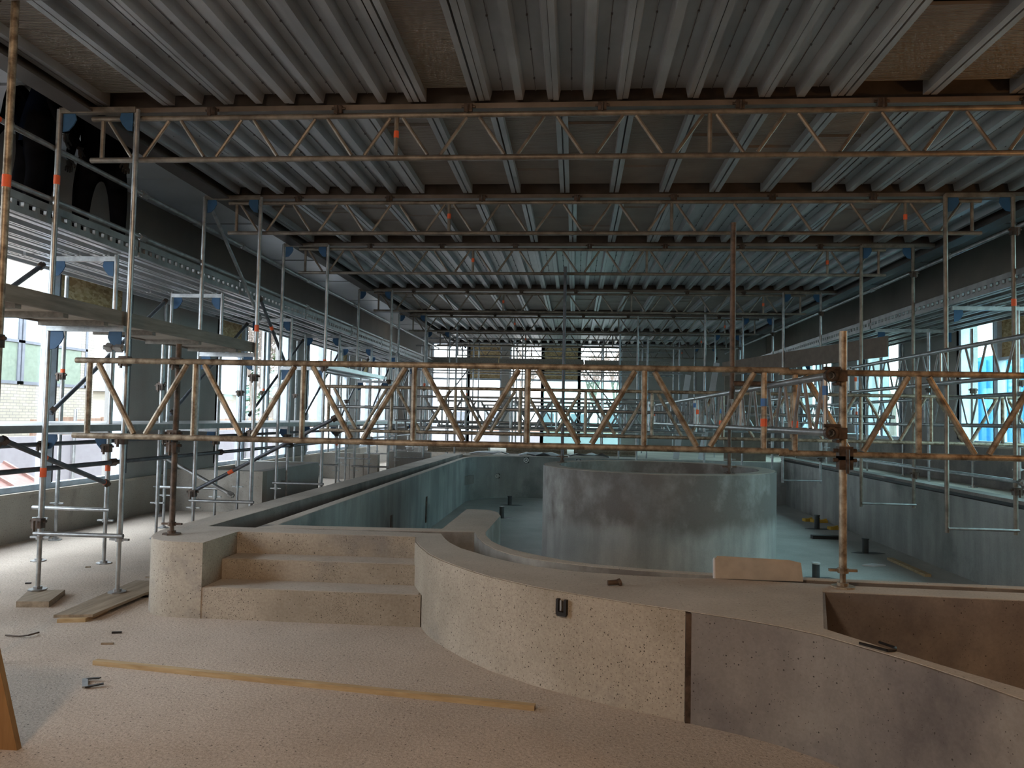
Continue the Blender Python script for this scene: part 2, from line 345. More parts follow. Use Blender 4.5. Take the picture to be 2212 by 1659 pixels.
def window_side(idx, X, y0, y1, z0, z1, sgn, pane, osb_spans, label, mull=1.15, pane2=None):
    """window in a wall X = const; sgn points out of the hall"""
    wn = sbase('window_%d' % idx, label); xi, xo = X + sgn * 0.05, X + sgn * 0.16
    build(MB().box((xi, y0, z0), (xo, y1, z0 + 0.07)), 'bottom_rail', 'frame', wn)
    build(MB().box((xi, y0, z1 - 0.07), (xo, y1, z1)), 'top_rail', 'frame', wn)
    n = max(1, round((y1 - y0) / mull)); st = (y1 - y0) / n
    for i in range(n + 1):
        y = y0 + i * st; w_ = 0.06 if 0 < i < n else 0.075
        ml = build(MB().box((xi - sgn * 0.03, y - w_, z0 + 0.07), (xo, y + w_, z1 - 0.07)), 'mullion', 'frame', wn)
        build(MB().box((xi - sgn * 0.036, y + w_ - 0.006, z0 + 0.08), (xi, y + w_ + 0.012, z1 - 0.08)), 'gasket', 'framedark', ml)
    xm = (xi + xo) / 2
    for i in range(n):
        a, b_ = y0 + i * st + 0.05, y0 + (i + 1) * st - 0.05; top = z1 - 0.07
        for (oa, ob, oz) in osb_spans:
            if a < (oa + ob) / 2 < b_ or (a > oa - 0.2 and b_ < ob + 0.2):
                build(MB().box((xm - 0.012, a - 0.01, oz), (xm + 0.012, b_ + 0.01, top)), 'strand_board', 'osb', wn)
                build(MB().box((xi, a, oz - 0.05), (xo, b_, oz)), 'transom', 'frame', wn); top = oz - 0.05
        build(MB().box((xm - 0.006, a - 0.01, z0 + 0.06), (xm + 0.006, b_ + 0.01, top)), 'glass_pane', pane2 if (pane2 and i % 2) else pane, wn)
    return wn
window_side(1, XL, 2.8, 10.8, 0.585, 3.95, -1, 'glass', [(9.25, 10.75, 2.78)], 'large left window nearest the camera', 1.6)
window_side(2, XL, 13.7, 17.2, 0.585, 3.95, -1, 'glass', [(13.8, 14.8, 2.75)], 'second window along the left wall')
window_side(3, XL, 18.5, 22.0, 0.585, 3.95, -1, 'glass', [(20.9, 21.9, 2.75)], 'third window along the left wall')
window_side(4, XL, 23.2, 26.4, 0.585, 3.95, -1, 'glass', [(23.3, 24.2, 2.75)], 'farthest window along the left wall')
# ---- right wall
wr = sbase('wall_right', 'right concrete wall above the narrow deck')
build(MB().box((XR, YB0, 0), (7.2, YB1, 1.26)), 'upstand', 'pooldark', wr)
build(MB().box((XR - 0.03, YB0, 1.26), (7.2, YB1, 1.295)), 'sill_coping', 'top', wr)
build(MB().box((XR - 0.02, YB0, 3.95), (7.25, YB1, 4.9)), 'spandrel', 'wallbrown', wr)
RW = [(6.6, 10.2), (12.0, 14.4), (16.9, 18.9), (21.2, 24.0)]
edges = [YB0] + [e for p in RW for e in p] + [YB1]
for a, b_ in zip(edges[0::2], edges[1::2]):
    n = max(1, round((b_ - a) / 1.25)); st = (b_ - a) / n
    for i in range(n):
        build(MB().box((XR + 0.02, a + i * st + 0.006, 1.295), (7.25, a + (i + 1) * st - 0.006, 3.95)), 'concrete_panel', 'wall', wr)
for i, (a, b_) in enumerate(RW):
    window_side(5 + i, XR, a, b_, 1.295, 3.95, 1, 'tealdeep', [(a, a + 1.2, 2.75)] if i == 1 else [], '%s turquoise tinted window along the right wall' % ORD[i], 1.2)
# ---- back wall
wb = sbase('wall_back', 'back concrete wall around the tall windows')
BX = [-5.35, -3.98, -2.72, -2.42, -1.2, 0.16, 1.72]
build(MB().box((-6.9, YB1, 0), (BX[0], 28.55, 4.9)), 'wall_panel', 'wall', wb)
build(MB().box((BX[-1], YB1, 0), (4.4, 28.55, 4.9)), 'wall_panel', 'wall', wb)
build(MB().box((4.41, YB1, 0), (7.2, 28.55, 4.9)), 'wall_panel', 'wall', wb)
build(MB().box((BX[0], YB1, 0), (BX[-1], 28.55, 0.62)), 'sill_panel', 'upstand', wb)
build(MB().box((BX[0], YB1, 4.38), (BX[-1], 28.55, 4.9)), 'lintel', 'wall', wb)
build(MB().box((BX[2], YB1 - 0.03, 0.62), (BX[3], 28.5, 4.38)), 'concrete_column', 'wall', wb)
def window_back(idx, spans, label):
    wn = sbase('window_%d' % idx, label); z0, z1 = 0.62, 4.38
    for k, (a, b_, top_osb, low) in enumerate(spans):
        for x in (a, b_):
            build(MB().box((x - 0.06, 28.25, z0), (x + 0.06, 28.4, z1)), 'mullion', 'frame', wn)
        build(MB().box((a, 28.25, z0), (b_, 28.4, z0 + 0.07)), 'bottom_rail', 'frame', wn)
        build(MB().box((a, 28.25, 2.98), (b_, 28.4, 3.05)), 'transom', 'frame', wn)
        build(MB().box((a, 28.25, z1 - 0.06), (b_, 28.4, z1)), 'top_rail', 'frame', wn)
        if top_osb: build(MB().box((a + 0.05, 28.3, 3.05), (b_ - 0.05, 28.33, z1 - 0.06)), 'strand_board', 'osb', wn)
        else: build(MB().box((a + 0.05, 28.31, 3.05), (b_ - 0.05, 28.32, z1 - 0.06)), 'glass_pane', 'glass', wn)
        build(MB().box((a + 0.05, 28.31, z0 + 0.06), (b_ - 0.05, 28.32, 2.98)), 'glass_pane', low, wn)
window_back(9, [(BX[0], BX[1], False, 'glass'), (BX[1], BX[2], True, 'glass')], 'tall back window left of the concrete column')
window_back(10, [(BX[3], BX[4], False, 'glass'), (BX[4], BX[5], True, 'teal'), (BX[5], BX[6], False, 'teal')], 'tall back window right of the column with turquoise lower panes')
struct(MB().box((-6.9, -4.3, 0), (7.2, -4.0, 4.9)), 'wall_front', 'wall', label='concrete wall behind the camera')
# ---- roof: beams, trays, liner sheets
YBM = [0.6, 3.8, 6.42, 9.07, 11.62, 15.8, 19.5, 23.3, 27.2]
ce = struct(MB().box((-4.42, -4.0, 4.46), (5.42, 28.2, 4.62)), 'ceiling', 'slab', label='ribbed metal roof deck over the pool')
PITCH_T = 0.585
def tray_mesh(L):
    P = PITCH_T; D = .085
    prof = [(0, 0), (.045, 0), (.062, D), (.148, D), (.154, D - .007), (.160, D), (.245, D), (.262, 0), (.326, 0), (.343, D), (.428, D), (.434, D - .007), (.440, D), (.523, D), (.540, 0), (P - .004, 0)]
    mb = MB(); n = len(prof)
    mb.add([(x, y, z) for y in (0, L) for x, z in prof] + [(x, y, z + .005) for y in (0, L) for x, z in prof],
           [(i + 1, i, n + i, n + i + 1) for i in range(n - 1)] + [(2 * n + i, 2 * n + i + 1, 3 * n + i + 1, 3 * n + i) for i in range(n - 1)] + [(i, i + 1, 2 * n + i + 1, 2 * n + i) for i in range(n - 1)])
    sm = MB(); k = int(L / 0.42)
    for c in (.154, .434):
        sm.box((c - .002, 0.02, D - .010), (c + .002, L - .02, D - .005))
        for i in range(k):
            y = (i + .5) * L / k; sm.box((c - .007, y - .007, D - .016), (c + .007, y + .007, D - .004))
    return mb.mesh('roof_tray', 'tray'), sm.mesh('screw_seam', 'seam')
_tm = {}
def trays(y0, y1, x0, x1):
    L = round(y1 - y0 - 0.17, 3)
    if L not in _tm: _tm[L] = tray_mesh(L)
    n = max(1, int(round((x1 - x0) / PITCH_T))); sc = (x1 - x0) / n / PITCH_T
    for i in range(n):
        t = place(_tm[L][0], 'roof_tray', ce, (x0 + i * PITCH_T * sc, y0 + 0.085, 4.285 + random.uniform(-.004, .004)), scale=(sc, 1, 1))
        place(_tm[L][1], 'screw_seam', t)
def liners(y0, y1, x0, x1, wd=0.585, seed=0):
    rnd = random.Random(seed); n = max(1, int(round((x1 - x0) / wd))); st = (x1 - x0) / n
    ya, yb = y0 + 0.085, y1 - 0.085
    for i in range(n + 1):
        x = x0 + i * st
        r = build(MB().box((x - .055, ya, 4.36), (x + .055, yb, 4.40)).box((x - .055, ya, 4.285), (x - .008, yb, 4.36)).box((x + .008, ya, 4.285), (x + .055, yb, 4.36)), 'channel_rail', 'tray', ce)
    for i in range(n):
        xa, xb = x0 + i * st + .055, x0 + (i + 1) * st - .055
        cuts = [ya + .10] + sorted(rnd.uniform(ya + .5, yb - .5) for _ in range(rnd.choice((0, 1, 1, 2)))) + [yb - .07]
        for a, b_ in zip(cuts[:-1], cuts[1:]):
            build(MB().box((xa - .02, a + .035, 4.36), (xb + .02, b_ - .035, 4.385)), 'liner_sheet', 'panel', ce)
bays = {
 0: [('T', -4.2, 5.2)],
 1: [('P', -4.2, -3.6), ('T', -3.6, -1.42), ('P', -1.36, -.86), ('T', -.80, 2.1), ('P', 2.16, 3.5), ('T', 3.56, 5.2)],
 2: [('T', -4.2, -1.95), ('P', -1.9, 2.75), ('T', 2.82, 5.2)],
 3: [('P', -4.15, 1.1), ('T', 1.16, 3.2), ('P', 3.26, 4.4), ('T', 4.46, 5.2)],
 4: [('T', -4.2, 5.2)], 5: [('P', -4.15, 5.15)], 6: [('T', -4.2, 5.2)], 7: [('T', -4.2, 5.2)]}
for k, zs in bays.items():
    for t, a, b_ in zs:
        if t == 'T': trays(YBM[k], YBM[k + 1], a, b_)
        else: liners(YBM[k], YBM[k + 1], a, b_, seed=k * 10 + int(a * 3))
# I-section cross beams
for i, y in enumerate(YBM):
    t = thing('roof_beam', 'brown steel cross beam under the roof, %s from the camera' % ORD[i], 'beam', (0.5, y, 4.225), 'cross beams carrying the roof deck')
    build(MB().box((-4.22, y - .08, 4.225), (5.22, y + .08, 4.27)), 'bottom_flange', 'beam', t)
    build(MB().box((-4.22, y - .006, 4.27), (5.22, y + .006, 4.44)), 'web', 'edgebeam_webshade', t)  # darker steel on the web paints in the shade between the ribs
    build(MB().box((-4.22, y - .08, 4.44), (5.22, y + .08, 4.458)), 'top_flange', 'beam', t)
for s, x, lb in ((-1, -4.34, 'dark steel edge beam along the left side of the roof'), (1, 5.34, 'dark steel edge beam along the right side of the roof')):
    t = thing('edge_beam', lb, 'beam', (x, 12, 4.2), 'edge beams of the main roof')
    build(MB().box((x - .1, -3.9, 4.2), (x + .1, 28.15, 4.222)), 'bottom_flange', 'edgebeam_webshade', t)
    build(MB().box((x - .008, -3.9, 4.222), (x + .008, 28.15, 4.62)), 'web', 'edgebeam_webshade', t)
    build(MB().box((x - .1, -3.9, 4.62), (x + .1, 28.15, 4.642)), 'top_flange', 'edgebeam_webshade', t)
# side aisle ceilings
for nm, xa, xb in (('left', -6.95, -4.45), ('right', 5.45, 7.25)):
    sc_ = struct(MB().box((xa, -4.0, 4.90), (xb, 28.5, 5.0)), 'ceiling', 'slab', label='grey sheet ceiling over the %s aisle' % nm)
    y = -3.9; k = 0
    while y < 28:
        L = (1.9, 1.1, 1.9, 0.55)[k % 4]
        build(MB().box((xa + .02, y + .02, 4.80 + .012 * (k % 2)), (xb - .02, min(y + L, 28.1) - .02, 4.9)), 'ceiling_sheet', 'sideceil', sc_); y += L; k += 1
struct(MB().box((-4.46, -4, 4.62), (-4.42, 28.2, 5.0)).box((5.42, -4, 4.62), (5.46, 28.2, 5.0)), 'trim_1', 'slab')
# ================================================================== POOL
S_OUT1 = [(-1.32, 6.39), (-1.27, 6.15), (-1.19, 5.93), (-1.05, 5.60), (-0.93, 5.40), (-0.80, 5.22), (-0.67, 5.06), (-0.52, 4.89), (-0.37, 4.77), (-0.22, 4.65), (0.01, 4.51), (0.28, 4.36), (0.45, 4.28), (0.61, 4.205)]
S_OUT2 = [(0.61, 4.205), (0.88, 4.07), (1.05, 3.96), (1.20, 3.83), (1.34, 3.64), (1.47, 3.46), (1.58, 3.27), (1.69, 3.04), (1.85, 2.65), (1.98, 2.2), (2.08, 1.7), (2.12, 1.2), (2.12, -3.9)]
S_IN = [(-1.14, 6.63), (-1.10, 6.50), (-1.05, 6.34), (-0.99, 6.18), (-0.93, 6.06), (-0.86, 5.93), (-0.77, 5.82), (-0.62, 5.63), (-0.45, 5.46), (-0.26, 5.31), (0.03, 5.18), (0.41, 5.12), (0.93, 5.11), (1.47, 5.08), (1.8, 5.04), (2.78, 5.02), (5.72, 5.0)]
pw = thing('pool_wall', 'low grey concrete pool surround wall with rounded corner and curved front', 'wall', (-1.0, 5.5, 0))
drum = [(-2.86, 5.77), (-3.10, 5.775), (-3.22, 5.80), (-3.32, 5.87), (-3.40, 5.98), (-3.46, 6.13), (-3.50, 6.30), (-3.51, 6.45)]
build(MB().prism([(-2.85, 6.32)] + drum + [(-3.51, 6.62), (-3.23, 6.62), (-2.85, 6.615)], 0, .58), 'rounded_corner', 'pool', pw, True)
build(MB().prism([(-3.51, 6.62), (-3.23, 6.62), (-3.05, 20.95), (-3.34, 20.95)], 0, .58), 'left_run', 'pooldark', pw)
build(MB().prism([(-2.85, 6.36), (-1.28, 6.39), (-1.14, 6.63), (-2.85, 6.615)], 0, .58), 'landing', 'pool', pw)
k = 12
build(MB().prism(S_OUT1 + [(0.63, 5.11)] + S_IN[:12][::-1], 0, .58), 'curved_front', 'pool', pw, True)
build(MB().prism([(0.64, 4.19)] + S_OUT2[1:] + [(2.42, -3.9), (2.42, 1.2), (2.38, 1.7), (2.22, 2.3), (2.0, 2.8), (1.77, 3.19), (1.61, 3.42), (1.46, 3.65), (1.27, 3.96), (1.53, 4.82), (2.65, 4.78), (5.72, 4.72)] + S_IN[12:][::-1] + [(0.64, 5.11)], 0, .58), 'curved_front', 'pooldark', pw, True)
build(MB().box((0.612, 4.19, 0), (0.642, 4.26, .575)), 'joint_strip', 'rustdark', pw)
tops = [MB().prism([(-2.851, 6.319)] + [(x * .9985 - .004, y + .004) for x, y in drum] + [(-3.50, 20.9), (-3.06, 20.9), (-3.235, 6.61), (-1.15, 6.62), (-1.30, 6.40), (-2.84, 6.37)], .58, .583)]
build(tops[0], 'trowelled_top', 'top', pw)
build(MB().prism([(x + .01, y + .012) for x, y in S_OUT1[:-1]] + [(.614, 4.218), (.614, 5.10)] + [(x, y - .01) for x, y in S_IN[:12][::-1]], .58, .583), 'trowelled_top', 'top', pw)
build(MB().prism([(.615, 4.218)] + [(x + .012, y + .012) for x, y in S_OUT2[1:9]] + [(1.85, 2.66), (2.02, 2.7), (1.755, 3.19), (1.595, 3.42), (1.445, 3.65), (1.255, 3.97), (1.52, 4.83), (2.65, 4.79), (5.7, 4.73), (5.7, 4.99), (2.78, 5.01), (1.8, 5.03), (1.47, 5.07), (.93, 5.10), (.615, 5.10)], .58, .583), 'trowelled_top', 'top', pw)
# steps
st_ = thing('entry_steps', 'three rough concrete steps recessed between the rounded corner and curved wall', 'steps', (-2.0, 6.1, 0))
build(MB().prism([(-2.86, 5.775), (-1.14, 5.79), (-1.2, 6.12), (-2.86, 6.10)], 0, .238), 'step', 'pool', st_)
build(MB().prism([(-2.86, 6.10), (-1.2, 6.12), (-1.28, 6.40), (-2.86, 6.37)], 0, .40), 'step', 'pool', st_)
build(MB().prism([(-2.84, 5.79), (-1.16, 5.80), (-1.21, 6.10), (-2.84, 6.09)], .238, .242), 'tread', 'top', st_)
build(MB().prism([(-2.84, 6.115), (-1.22, 6.135), (-1.28, 6.39), (-2.84, 6.36)], .40, .404), 'tread', 'top', st_)
# gutter floor between wall and rim
build(MB().prism([(-3.24, 6.6), (-3.05, 20.95), (6.0, 20.95), (6.0, 20.6), (-2.3, 20.6), (-2.8, 18.4), (-2.82, 6.75), (-1.15, 6.78), (-.85, 6.8), (-.6, 6.0), (-.2, 5.57), (.2, 5.38), (.85, 5.26), (5.72, 5.1), (5.72, 5.0), (1.4, 5.06), (.4, 5.10), (-.3, 5.30), (-.8, 5.83), (-1.1, 6.5), (-1.15, 6.62)], -.1, .12), 'gutter_bottom', 'pooldark', pw)
# overflow rim
rm = thing('kerb_wall', 'thin inner concrete overflow rim running round the basin', 'kerb', (0, 6.5, -.52))
R_OUT = [(-2.82, 6.64), (-2.21, 6.70), (-1.15, 6.76), (-.87, 6.80), (-.81, 6.52), (-.72, 6.22), (-.61, 5.96), (-.47, 5.76), (-.34, 5.64), (-.21, 5.55), (.0, 5.45), (.15, 5.385), (.45, 5.31), (.82, 5.245), (1.3, 5.205), (1.76, 5.175), (2.86, 5.14), (5.5, 5.08)]
R_IN = [(5.5, 5.19), (2.9, 5.245), (1.79, 5.27), (.83, 5.335), (.49, 5.39), (.15, 5.49), (-.05, 5.60), (-.22, 5.74), (-.37, 5.88), (-.49, 6.02), (-.58, 6.17), (-.66, 6.34), (-.71, 6.51), (-.75, 6.66), (-.77, 6.82), (-.75, 7.99), (-.80, 8.25), (-.91, 8.46), (-1.17, 8.48), (-1.18, 6.94), (-2.26, 6.87), (-2.70, 6.86)]
build(MB().prism(R_OUT + R_IN + [(-2.82, 6.86)], -.52, .575), 'front_rim', 'tank', rm, True)
arc = lambda cx_, cy_, r, a0, a1, n: [(cx_ + r * math.cos(a0 + (a1 - a0) * i / n), cy_ + r * math.sin(a0 + (a1 - a0) * i / n)) for i in range(n + 1)]
build(MB().prism([(-2.82, 6.86)] + arc(-1.2, 18.9, 1.62, PI, PI / 2, 10) + [(5.5, 20.55), (5.5, 20.40)] + arc(-1.2, 18.9, 1.49, PI / 2, PI, 10) + [(-2.69, 6.86)], -.52, .575), 'side_rim', 'basin', rm, True)
build(MB().prism([(x + .004, y + .006) for x, y in R_OUT] + [(x - .004, y - .006) for x, y in R_IN], .575, .578), 'trowelled_top', 'top', rm)
build(MB().prism([(-2.81, 6.88)] + arc(-1.2, 18.9, 1.61, PI, PI / 2, 10) + [(5.49, 20.54), (5.49, 20.41)] + arc(-1.2, 18.9, 1.50, PI / 2, PI, 10) + [(-2.70, 6.88)], .575, .578), 'trowelled_top', 'top', rm)
for (x, y) in ((-2.685, 11.2), (-2.685, 13.9)):
    build(MB().box((x, y, -.35), (x + .012, y + .10, .12)), 'light_slot', 'rustdark', rm)
bs = thing('pool_basin', 'empty concrete swimming pool basin floor and right side wall', 'pool', (1.4, 12, -.52))
build(MB().prism([(-2.75, 6.8), (-1.2, 6.9), (-.8, 6.5), (-.2, 5.6), (.8, 5.28), (5.6, 5.1), (5.6, 20.6), (-2.85, 20.6), (-2.82, 18.9)], -.6, -.52), 'basin_floor', 'basinfloor', bs)
build(MB().box((5.5, 5.0, -.6), (5.72, 20.95, .60)), 'side_wall', 'basin', bs)
build(MB().box((5.495, 5.05, .615), (5.72, 20.9, .655)), 'groove_strip', 'black', bs)
build(MB().box((5.50, 5.0, .655), (5.74, 20.95, .70)), 'coping', 'pooldark', bs)
# round tank
tk = thing('round_tank', 'round grey concrete tank standing inside the empty pool', 'tank', (1.17, 10.95, -.52))
def ring(cx_, cy_, r, n=64): return [(cx_ + r * math.cos(2 * PI * i / n), cy_ + r * math.sin(2 * PI * i / n)) for i in range(n)]
def ringwall(cx_, cy_, ro, ri, z0, z1, n=64):
    o, i_ = ring(cx_, cy_, ro, n), ring(cx_, cy_, ri, n); mb = MB()
    v = [(x, y, z0) for x, y in o] + [(x, y, z1) for x, y in o] + [(x, y, z1) for x, y in i_] + [(x, y, z0) for x, y in i_]
    f = []
    for a in range(n):
        b_ = (a + 1) % n; f += [(a, b_, n + b_, n + a), (n + a, n + b_, 2 * n + b_, 2 * n + a), (2 * n + a, 2 * n + b_, 3 * n + b_, 3 * n + a), (3 * n + a, 3 * n + b_, b_, a)]
    return mb.add(v, f)
build(ringwall(1.17, 10.95, 1.60, 1.36, -.52, .95), 'shell', 'tank', tk, True)
build(MB().prism(ring(1.17, 10.95, 1.37), -.52, -.35), 'bottom', 'pooldark', tk)
build(ringwall(1.17, 10.95, 1.585, 1.375, .95, .955), 'trowelled_rim', 'top', tk)
# side basin behind the curved wall: nothing but floor; hollow concrete box and low walls by the left window
bx = thing('concrete_box', 'open concrete box built against the left wall below the column', 'box', (-5.8, 12.9, 0))
build(MB().box((-6.56, 11.9, 0), (-4.95, 12.08, .66)), 'front_wall', 'upstand', bx)
build(MB().box((-5.13, 12.08, 0), (-4.95, 14.6, .66)), 'side_wall', 'wall', bx)
build(MB().box((-6.56, 14.42, 0), (-5.13, 14.6, .66)), 'rear_wall', 'wall', bx)
lw_ = thing('low_wall', 'beige cast concrete low wall beyond the concrete box', 'wall', (-5.5, 18.7, 0))
for i, x in enumerate((-6.25, -5.55, -5.2)):
    build(MB().box((x, 18.7, 0), ((-5.56, -5.21, -4.85)[i], 18.9, .64 - .01 * i)), 'cast_block', 'upstand', lw_)
lw2 = thing('low_wall', 'grey smooth low wall right of the beige cast blocks', 'wall', (-4.4, 19.6, 0))
build(MB().box((-4.84, 19.6, 0), (-3.7, 19.75, .66)), 'cast_block', 'wall', lw2)
# ================================================================== SCAFFOLD
RT = 0.0242
def lattice(name, label, group, L, H, style, mat, rch=RT, rd=0.0165, bay=0.66, lead=0.1, tapes=(), dmat=None, vevery=4, hollow=False):
    """lattice girder along local +X, bottom chord on z = 0; parts: chords, posts, diagonals, tape bands"""
    root = bpy.data.objects.new(name, None); COL.objects.link(root); root.empty_display_size = .1; _off[root.name] = Vector((0, 0, 0))
    tag(root, label, 'girder', group); dmat = dmat or mat
    for z in (0, H): build(MB().tube((0, 0, z), (L, 0, z), rch, 10, hollow=hollow), 'chord', mat, root, True)
    n = int((L - 2 * lead + .01) / bay)
    posts = []
    if style == 'V':
        vm = MB().tube((0, 0, rch * .8), (0, 0, H - rch * .8), rd, 8).mesh('post', dmat, True)
        g = .075; d1 = MB().tube((g, 0, H - rch), (bay / 2 - .05, 0, rch), rd, 8).mesh('diagonal', dmat, True)
        d2 = MB().tube((bay / 2 + .05, 0, rch), (bay - g, 0, H - rch), rd, 8).mesh('diagonal', dmat, True)
        for k in range(n + 1):
            posts.append(place(vm, 'post', root, (lead + k * bay, 0, 0)))
            if k < n: place(d1, 'diagonal', root, (lead + k * bay, 0, 0)); place(d2, 'diagonal', root, (lead + k * bay, 0, 0))
    else:
        vm = MB().tube((0, 0, rch * .8), (0, 0, H - rch * .8), rd, 8).mesh('post', dmat, True)
        g = .055; d1 = MB().tube((g, 0, H - rch), (bay / 2 - g, 0, rch), rd * .8, 8).mesh('diagonal', dmat, True)
        d2 = MB().tube((bay / 2 + g, 0, rch), (bay - g, 0, H - rch), rd * .8, 8).mesh('diagonal', dmat, True)
        for k in range(n):
            x = lead + k * bay
            place(d1, 'diagonal', root, (x, 0, 0)); place(d2, 'diagonal', root, (x, 0, 0))
            if k % vevery == 0: posts.append(place(vm, 'post', root, (x, 0, 0)))
        posts.append(place(vm, 'post', root, (L - lead, 0, 0)))
    for k, frac, mt in tapes:
        z = H * frac
        place(MB().tube((0, 0, z - .03), (0, 0, z + .03), rd + .0025, 8).mesh('tape_band', mt, True), 'tape_band', posts[min(k, len(posts) - 1)])
    return root
def coupler(mb, c, s=.042):
    """clamp body, two jaws and bolt as one forged piece"""
    c = Vector(c); mb.box(c - Vector((s, s * .75, s)), c + Vector((s, s * .75, s))); mb.tube(c + Vector((-s * 1.7, 0, s * .4)), c + Vector((s * 1.7, 0, s * .4)), s * .3, 6)
    mb.tube(c + Vector((0, -s * 1.3, -s * 1.5)), c + Vector((0, -s * 1.3, s * .6)), s * .28, 6); return mb
def standard(x, y, z0, z1, label, group, base=True, mat='galv', tapes=(), coup=(), spindle=None, name='scaffold_post', zj=.46):
    t = thing(name, label, 'scaffold post', (x, y, z0), group)
    zt = z0 + zj if base else z0
    build(MB().tube((x, y, zt), (x, y, z1), RT, 12), 'tube', mat, t, True)
    if base:
        build(MB().tube((x, y, z0 + .006), (x, y, zt + .1), .0185, 10), 'spindle', spindle or 'galv', t, True)
        build(MB().prism(ring(x, y, .075, 8), z0, z0 + .01).tube((x, y, z0 + .01), (x, y, z0 + .03), .035, 10), 'base_plate', spindle or 'galv', t)
        build(MB().tube((x, y, zt - .03), (x, y, zt), .034, 10).box((x - .085, y - .012, zt - .022), (x + .085, y + .012, zt - .006)), 'collar_nut', spindle or 'galv', t)
    for z, mt in tapes: build(MB().tube((x, y, z - .04), (x, y, z + .04), RT + .0022, 12), 'tape_band', mt, t, True)
    for z in coup: build(coupler(MB(), (x, y - .03, z)), 'coupler', 'coupler', t)
    return t
def hbar(p, q, label, group, mat='galv', name='scaffold_tube', r=RT, tapes=(), ends=True, cat='scaffold tube'):
    t = thing(name, label, cat, p, group); p, q = Vector(p), Vector(q)
    build(MB().tube(p, q, r, 10), 'tube', mat, t, True)
    d = (q - p).normalized(); L = (q - p).length
    for f, mt in tapes: c = p + d * L * f; build(MB().tube(c - d * .035, c + d * .035, r + .002, 10), 'tape_band', mt, t, True)
    if ends:
        for c in (p + d * .05, q - d * .05): build(MB().obox(c, d * .03, d.orthogonal().normalized() * .028, d.cross(d.orthogonal()).normalized() * .028), 'end_clamp', 'coupler' if mat != 'galv' else 'galv', t)
    return t
def gusset(mb, x, y, z, s):
    pts = [(x, z), (x + s * .11, z), (x + s * .12, z - .05), (x + s * .095, z - .10), (x + s * .05, z - .15), (x, z - .16)]
    return mb.plate([(a, y, b_) for a, b_ in pts], (0, 1, 0), .012)
def bearer(x0, x1, y, z, label, group, mat='galv'):
    t = thing('deck_bearer', label, 'scaffold bearer', (x0, y, z), group)
    build(MB().box((x0, y - .025, z - .03), (x1, y + .025, z + .02)), 'bar', mat, t)
    s = 1 if x1 > x0 else -1
    build(gusset(MB(), x0 + .03 * s, y, z - .03, s), 'gusset_plate', 'blue', t); build(gusset(MB(), x1 - .03 * s, y, z - .03, -s), 'gusset_plate', 'blue', t)
    return t
def plank_mesh(mb, x0, x1, y0, y1, z):
    mb.box((x0, y0, z - .012), (x1, y1, z)).box((x0, y0, z - .065), (x0 + .03, y1, z - .012)).box((x1 - .03, y0, z - .065), (x1, y1, z - .012))
    xm = (x0 + x1) / 2; return mb.box((xm - .03, y0, z - .05), (xm + .03, y1, z - .012))
def deck(x0, x1, y0, y1, z, label, group, mat='deck', wd=.32):
    t = thing('scaffold_deck', label, 'scaffold deck', ((x0 + x1) / 2, (y0 + y1) / 2, z), group)
    a, b_ = min(x0, x1), max(x0, x1); n = max(1, int(round((b_ - a) / wd))); st = (b_ - a) / n
    for i in range(n): build(plank_mesh(MB(), a + i * st + .008, a + (i + 1) * st - .008, y0, y1, z), 'deck_plank', mat, t)
    return t
def perforated(x, y0, y1, z, h, label, group, mat='deck'):
    """slotted edge ledger: two strips joined by short webs, so the slots are open"""
    t = thing('slotted_ledger', label, 'scaffold ledger', (x, y0, z), group); mb = MB()
    mb.box((x - .02, y0, z), (x + .02, y1, z + h * .32)).box((x - .02, y0, z + h * .62), (x + .02, y1, z + h)); n = int((y1 - y0) / .13)
    for i in range(n + 1):
        y = y0 + i * (y1 - y0) / n; mb.box((x - .014, y - .028, z + h * .3), (x + .014, y + .028, z + h * .64))
    build(mb, 'slotted_rail', mat, t); return t
YT = [3.74, 6.36, 9.01, 11.56, 15.74, 19.44, 23.24, 27.1]
WHICH = ['nearest', 'second', 'third', 'fourth', 'fifth', 'sixth', 'seventh', 'eighth']
# ---- roof girders
HT = .37
g0 = lattice('roof_girder', 'brown lattice girder just under the roof, second from the camera', 'lattice girders hung under the roof', 8.85, HT, 'W', 'brownsteel', rd=.020, tapes=((1, .55, 'orange'), (3, .5, 'orange')))
g0.location = (-4.3, YT[1] - .02, 3.80)
for i in range(len(YT)):
    if i == 1: continue
    copy_tree(g0, (-4.3 + (.0, 0, .02, -.03, .05, 0, .04, 0)[i], YT[i] - .02, 3.80), 'lattice girder just under the roof, %s from the camera' % ('nearest one, mostly out of frame' if i == 0 else WHICH[i]))
# clamps between girder chord and beam
for i in range(1, 6):
    for j in range(7):
        x = -3.4 + j * 1.13 + (.2 if i % 2 else 0)
        tag(build(coupler(MB(), (x, YT[i] - .03, 4.22), .035), 'beam_clamp', 'coupler'), 'black clamp on %s roof girder, %s from its left end' % (WHICH[i], ORD[j]), 'clamp', 'clamps between roof girders and beams')
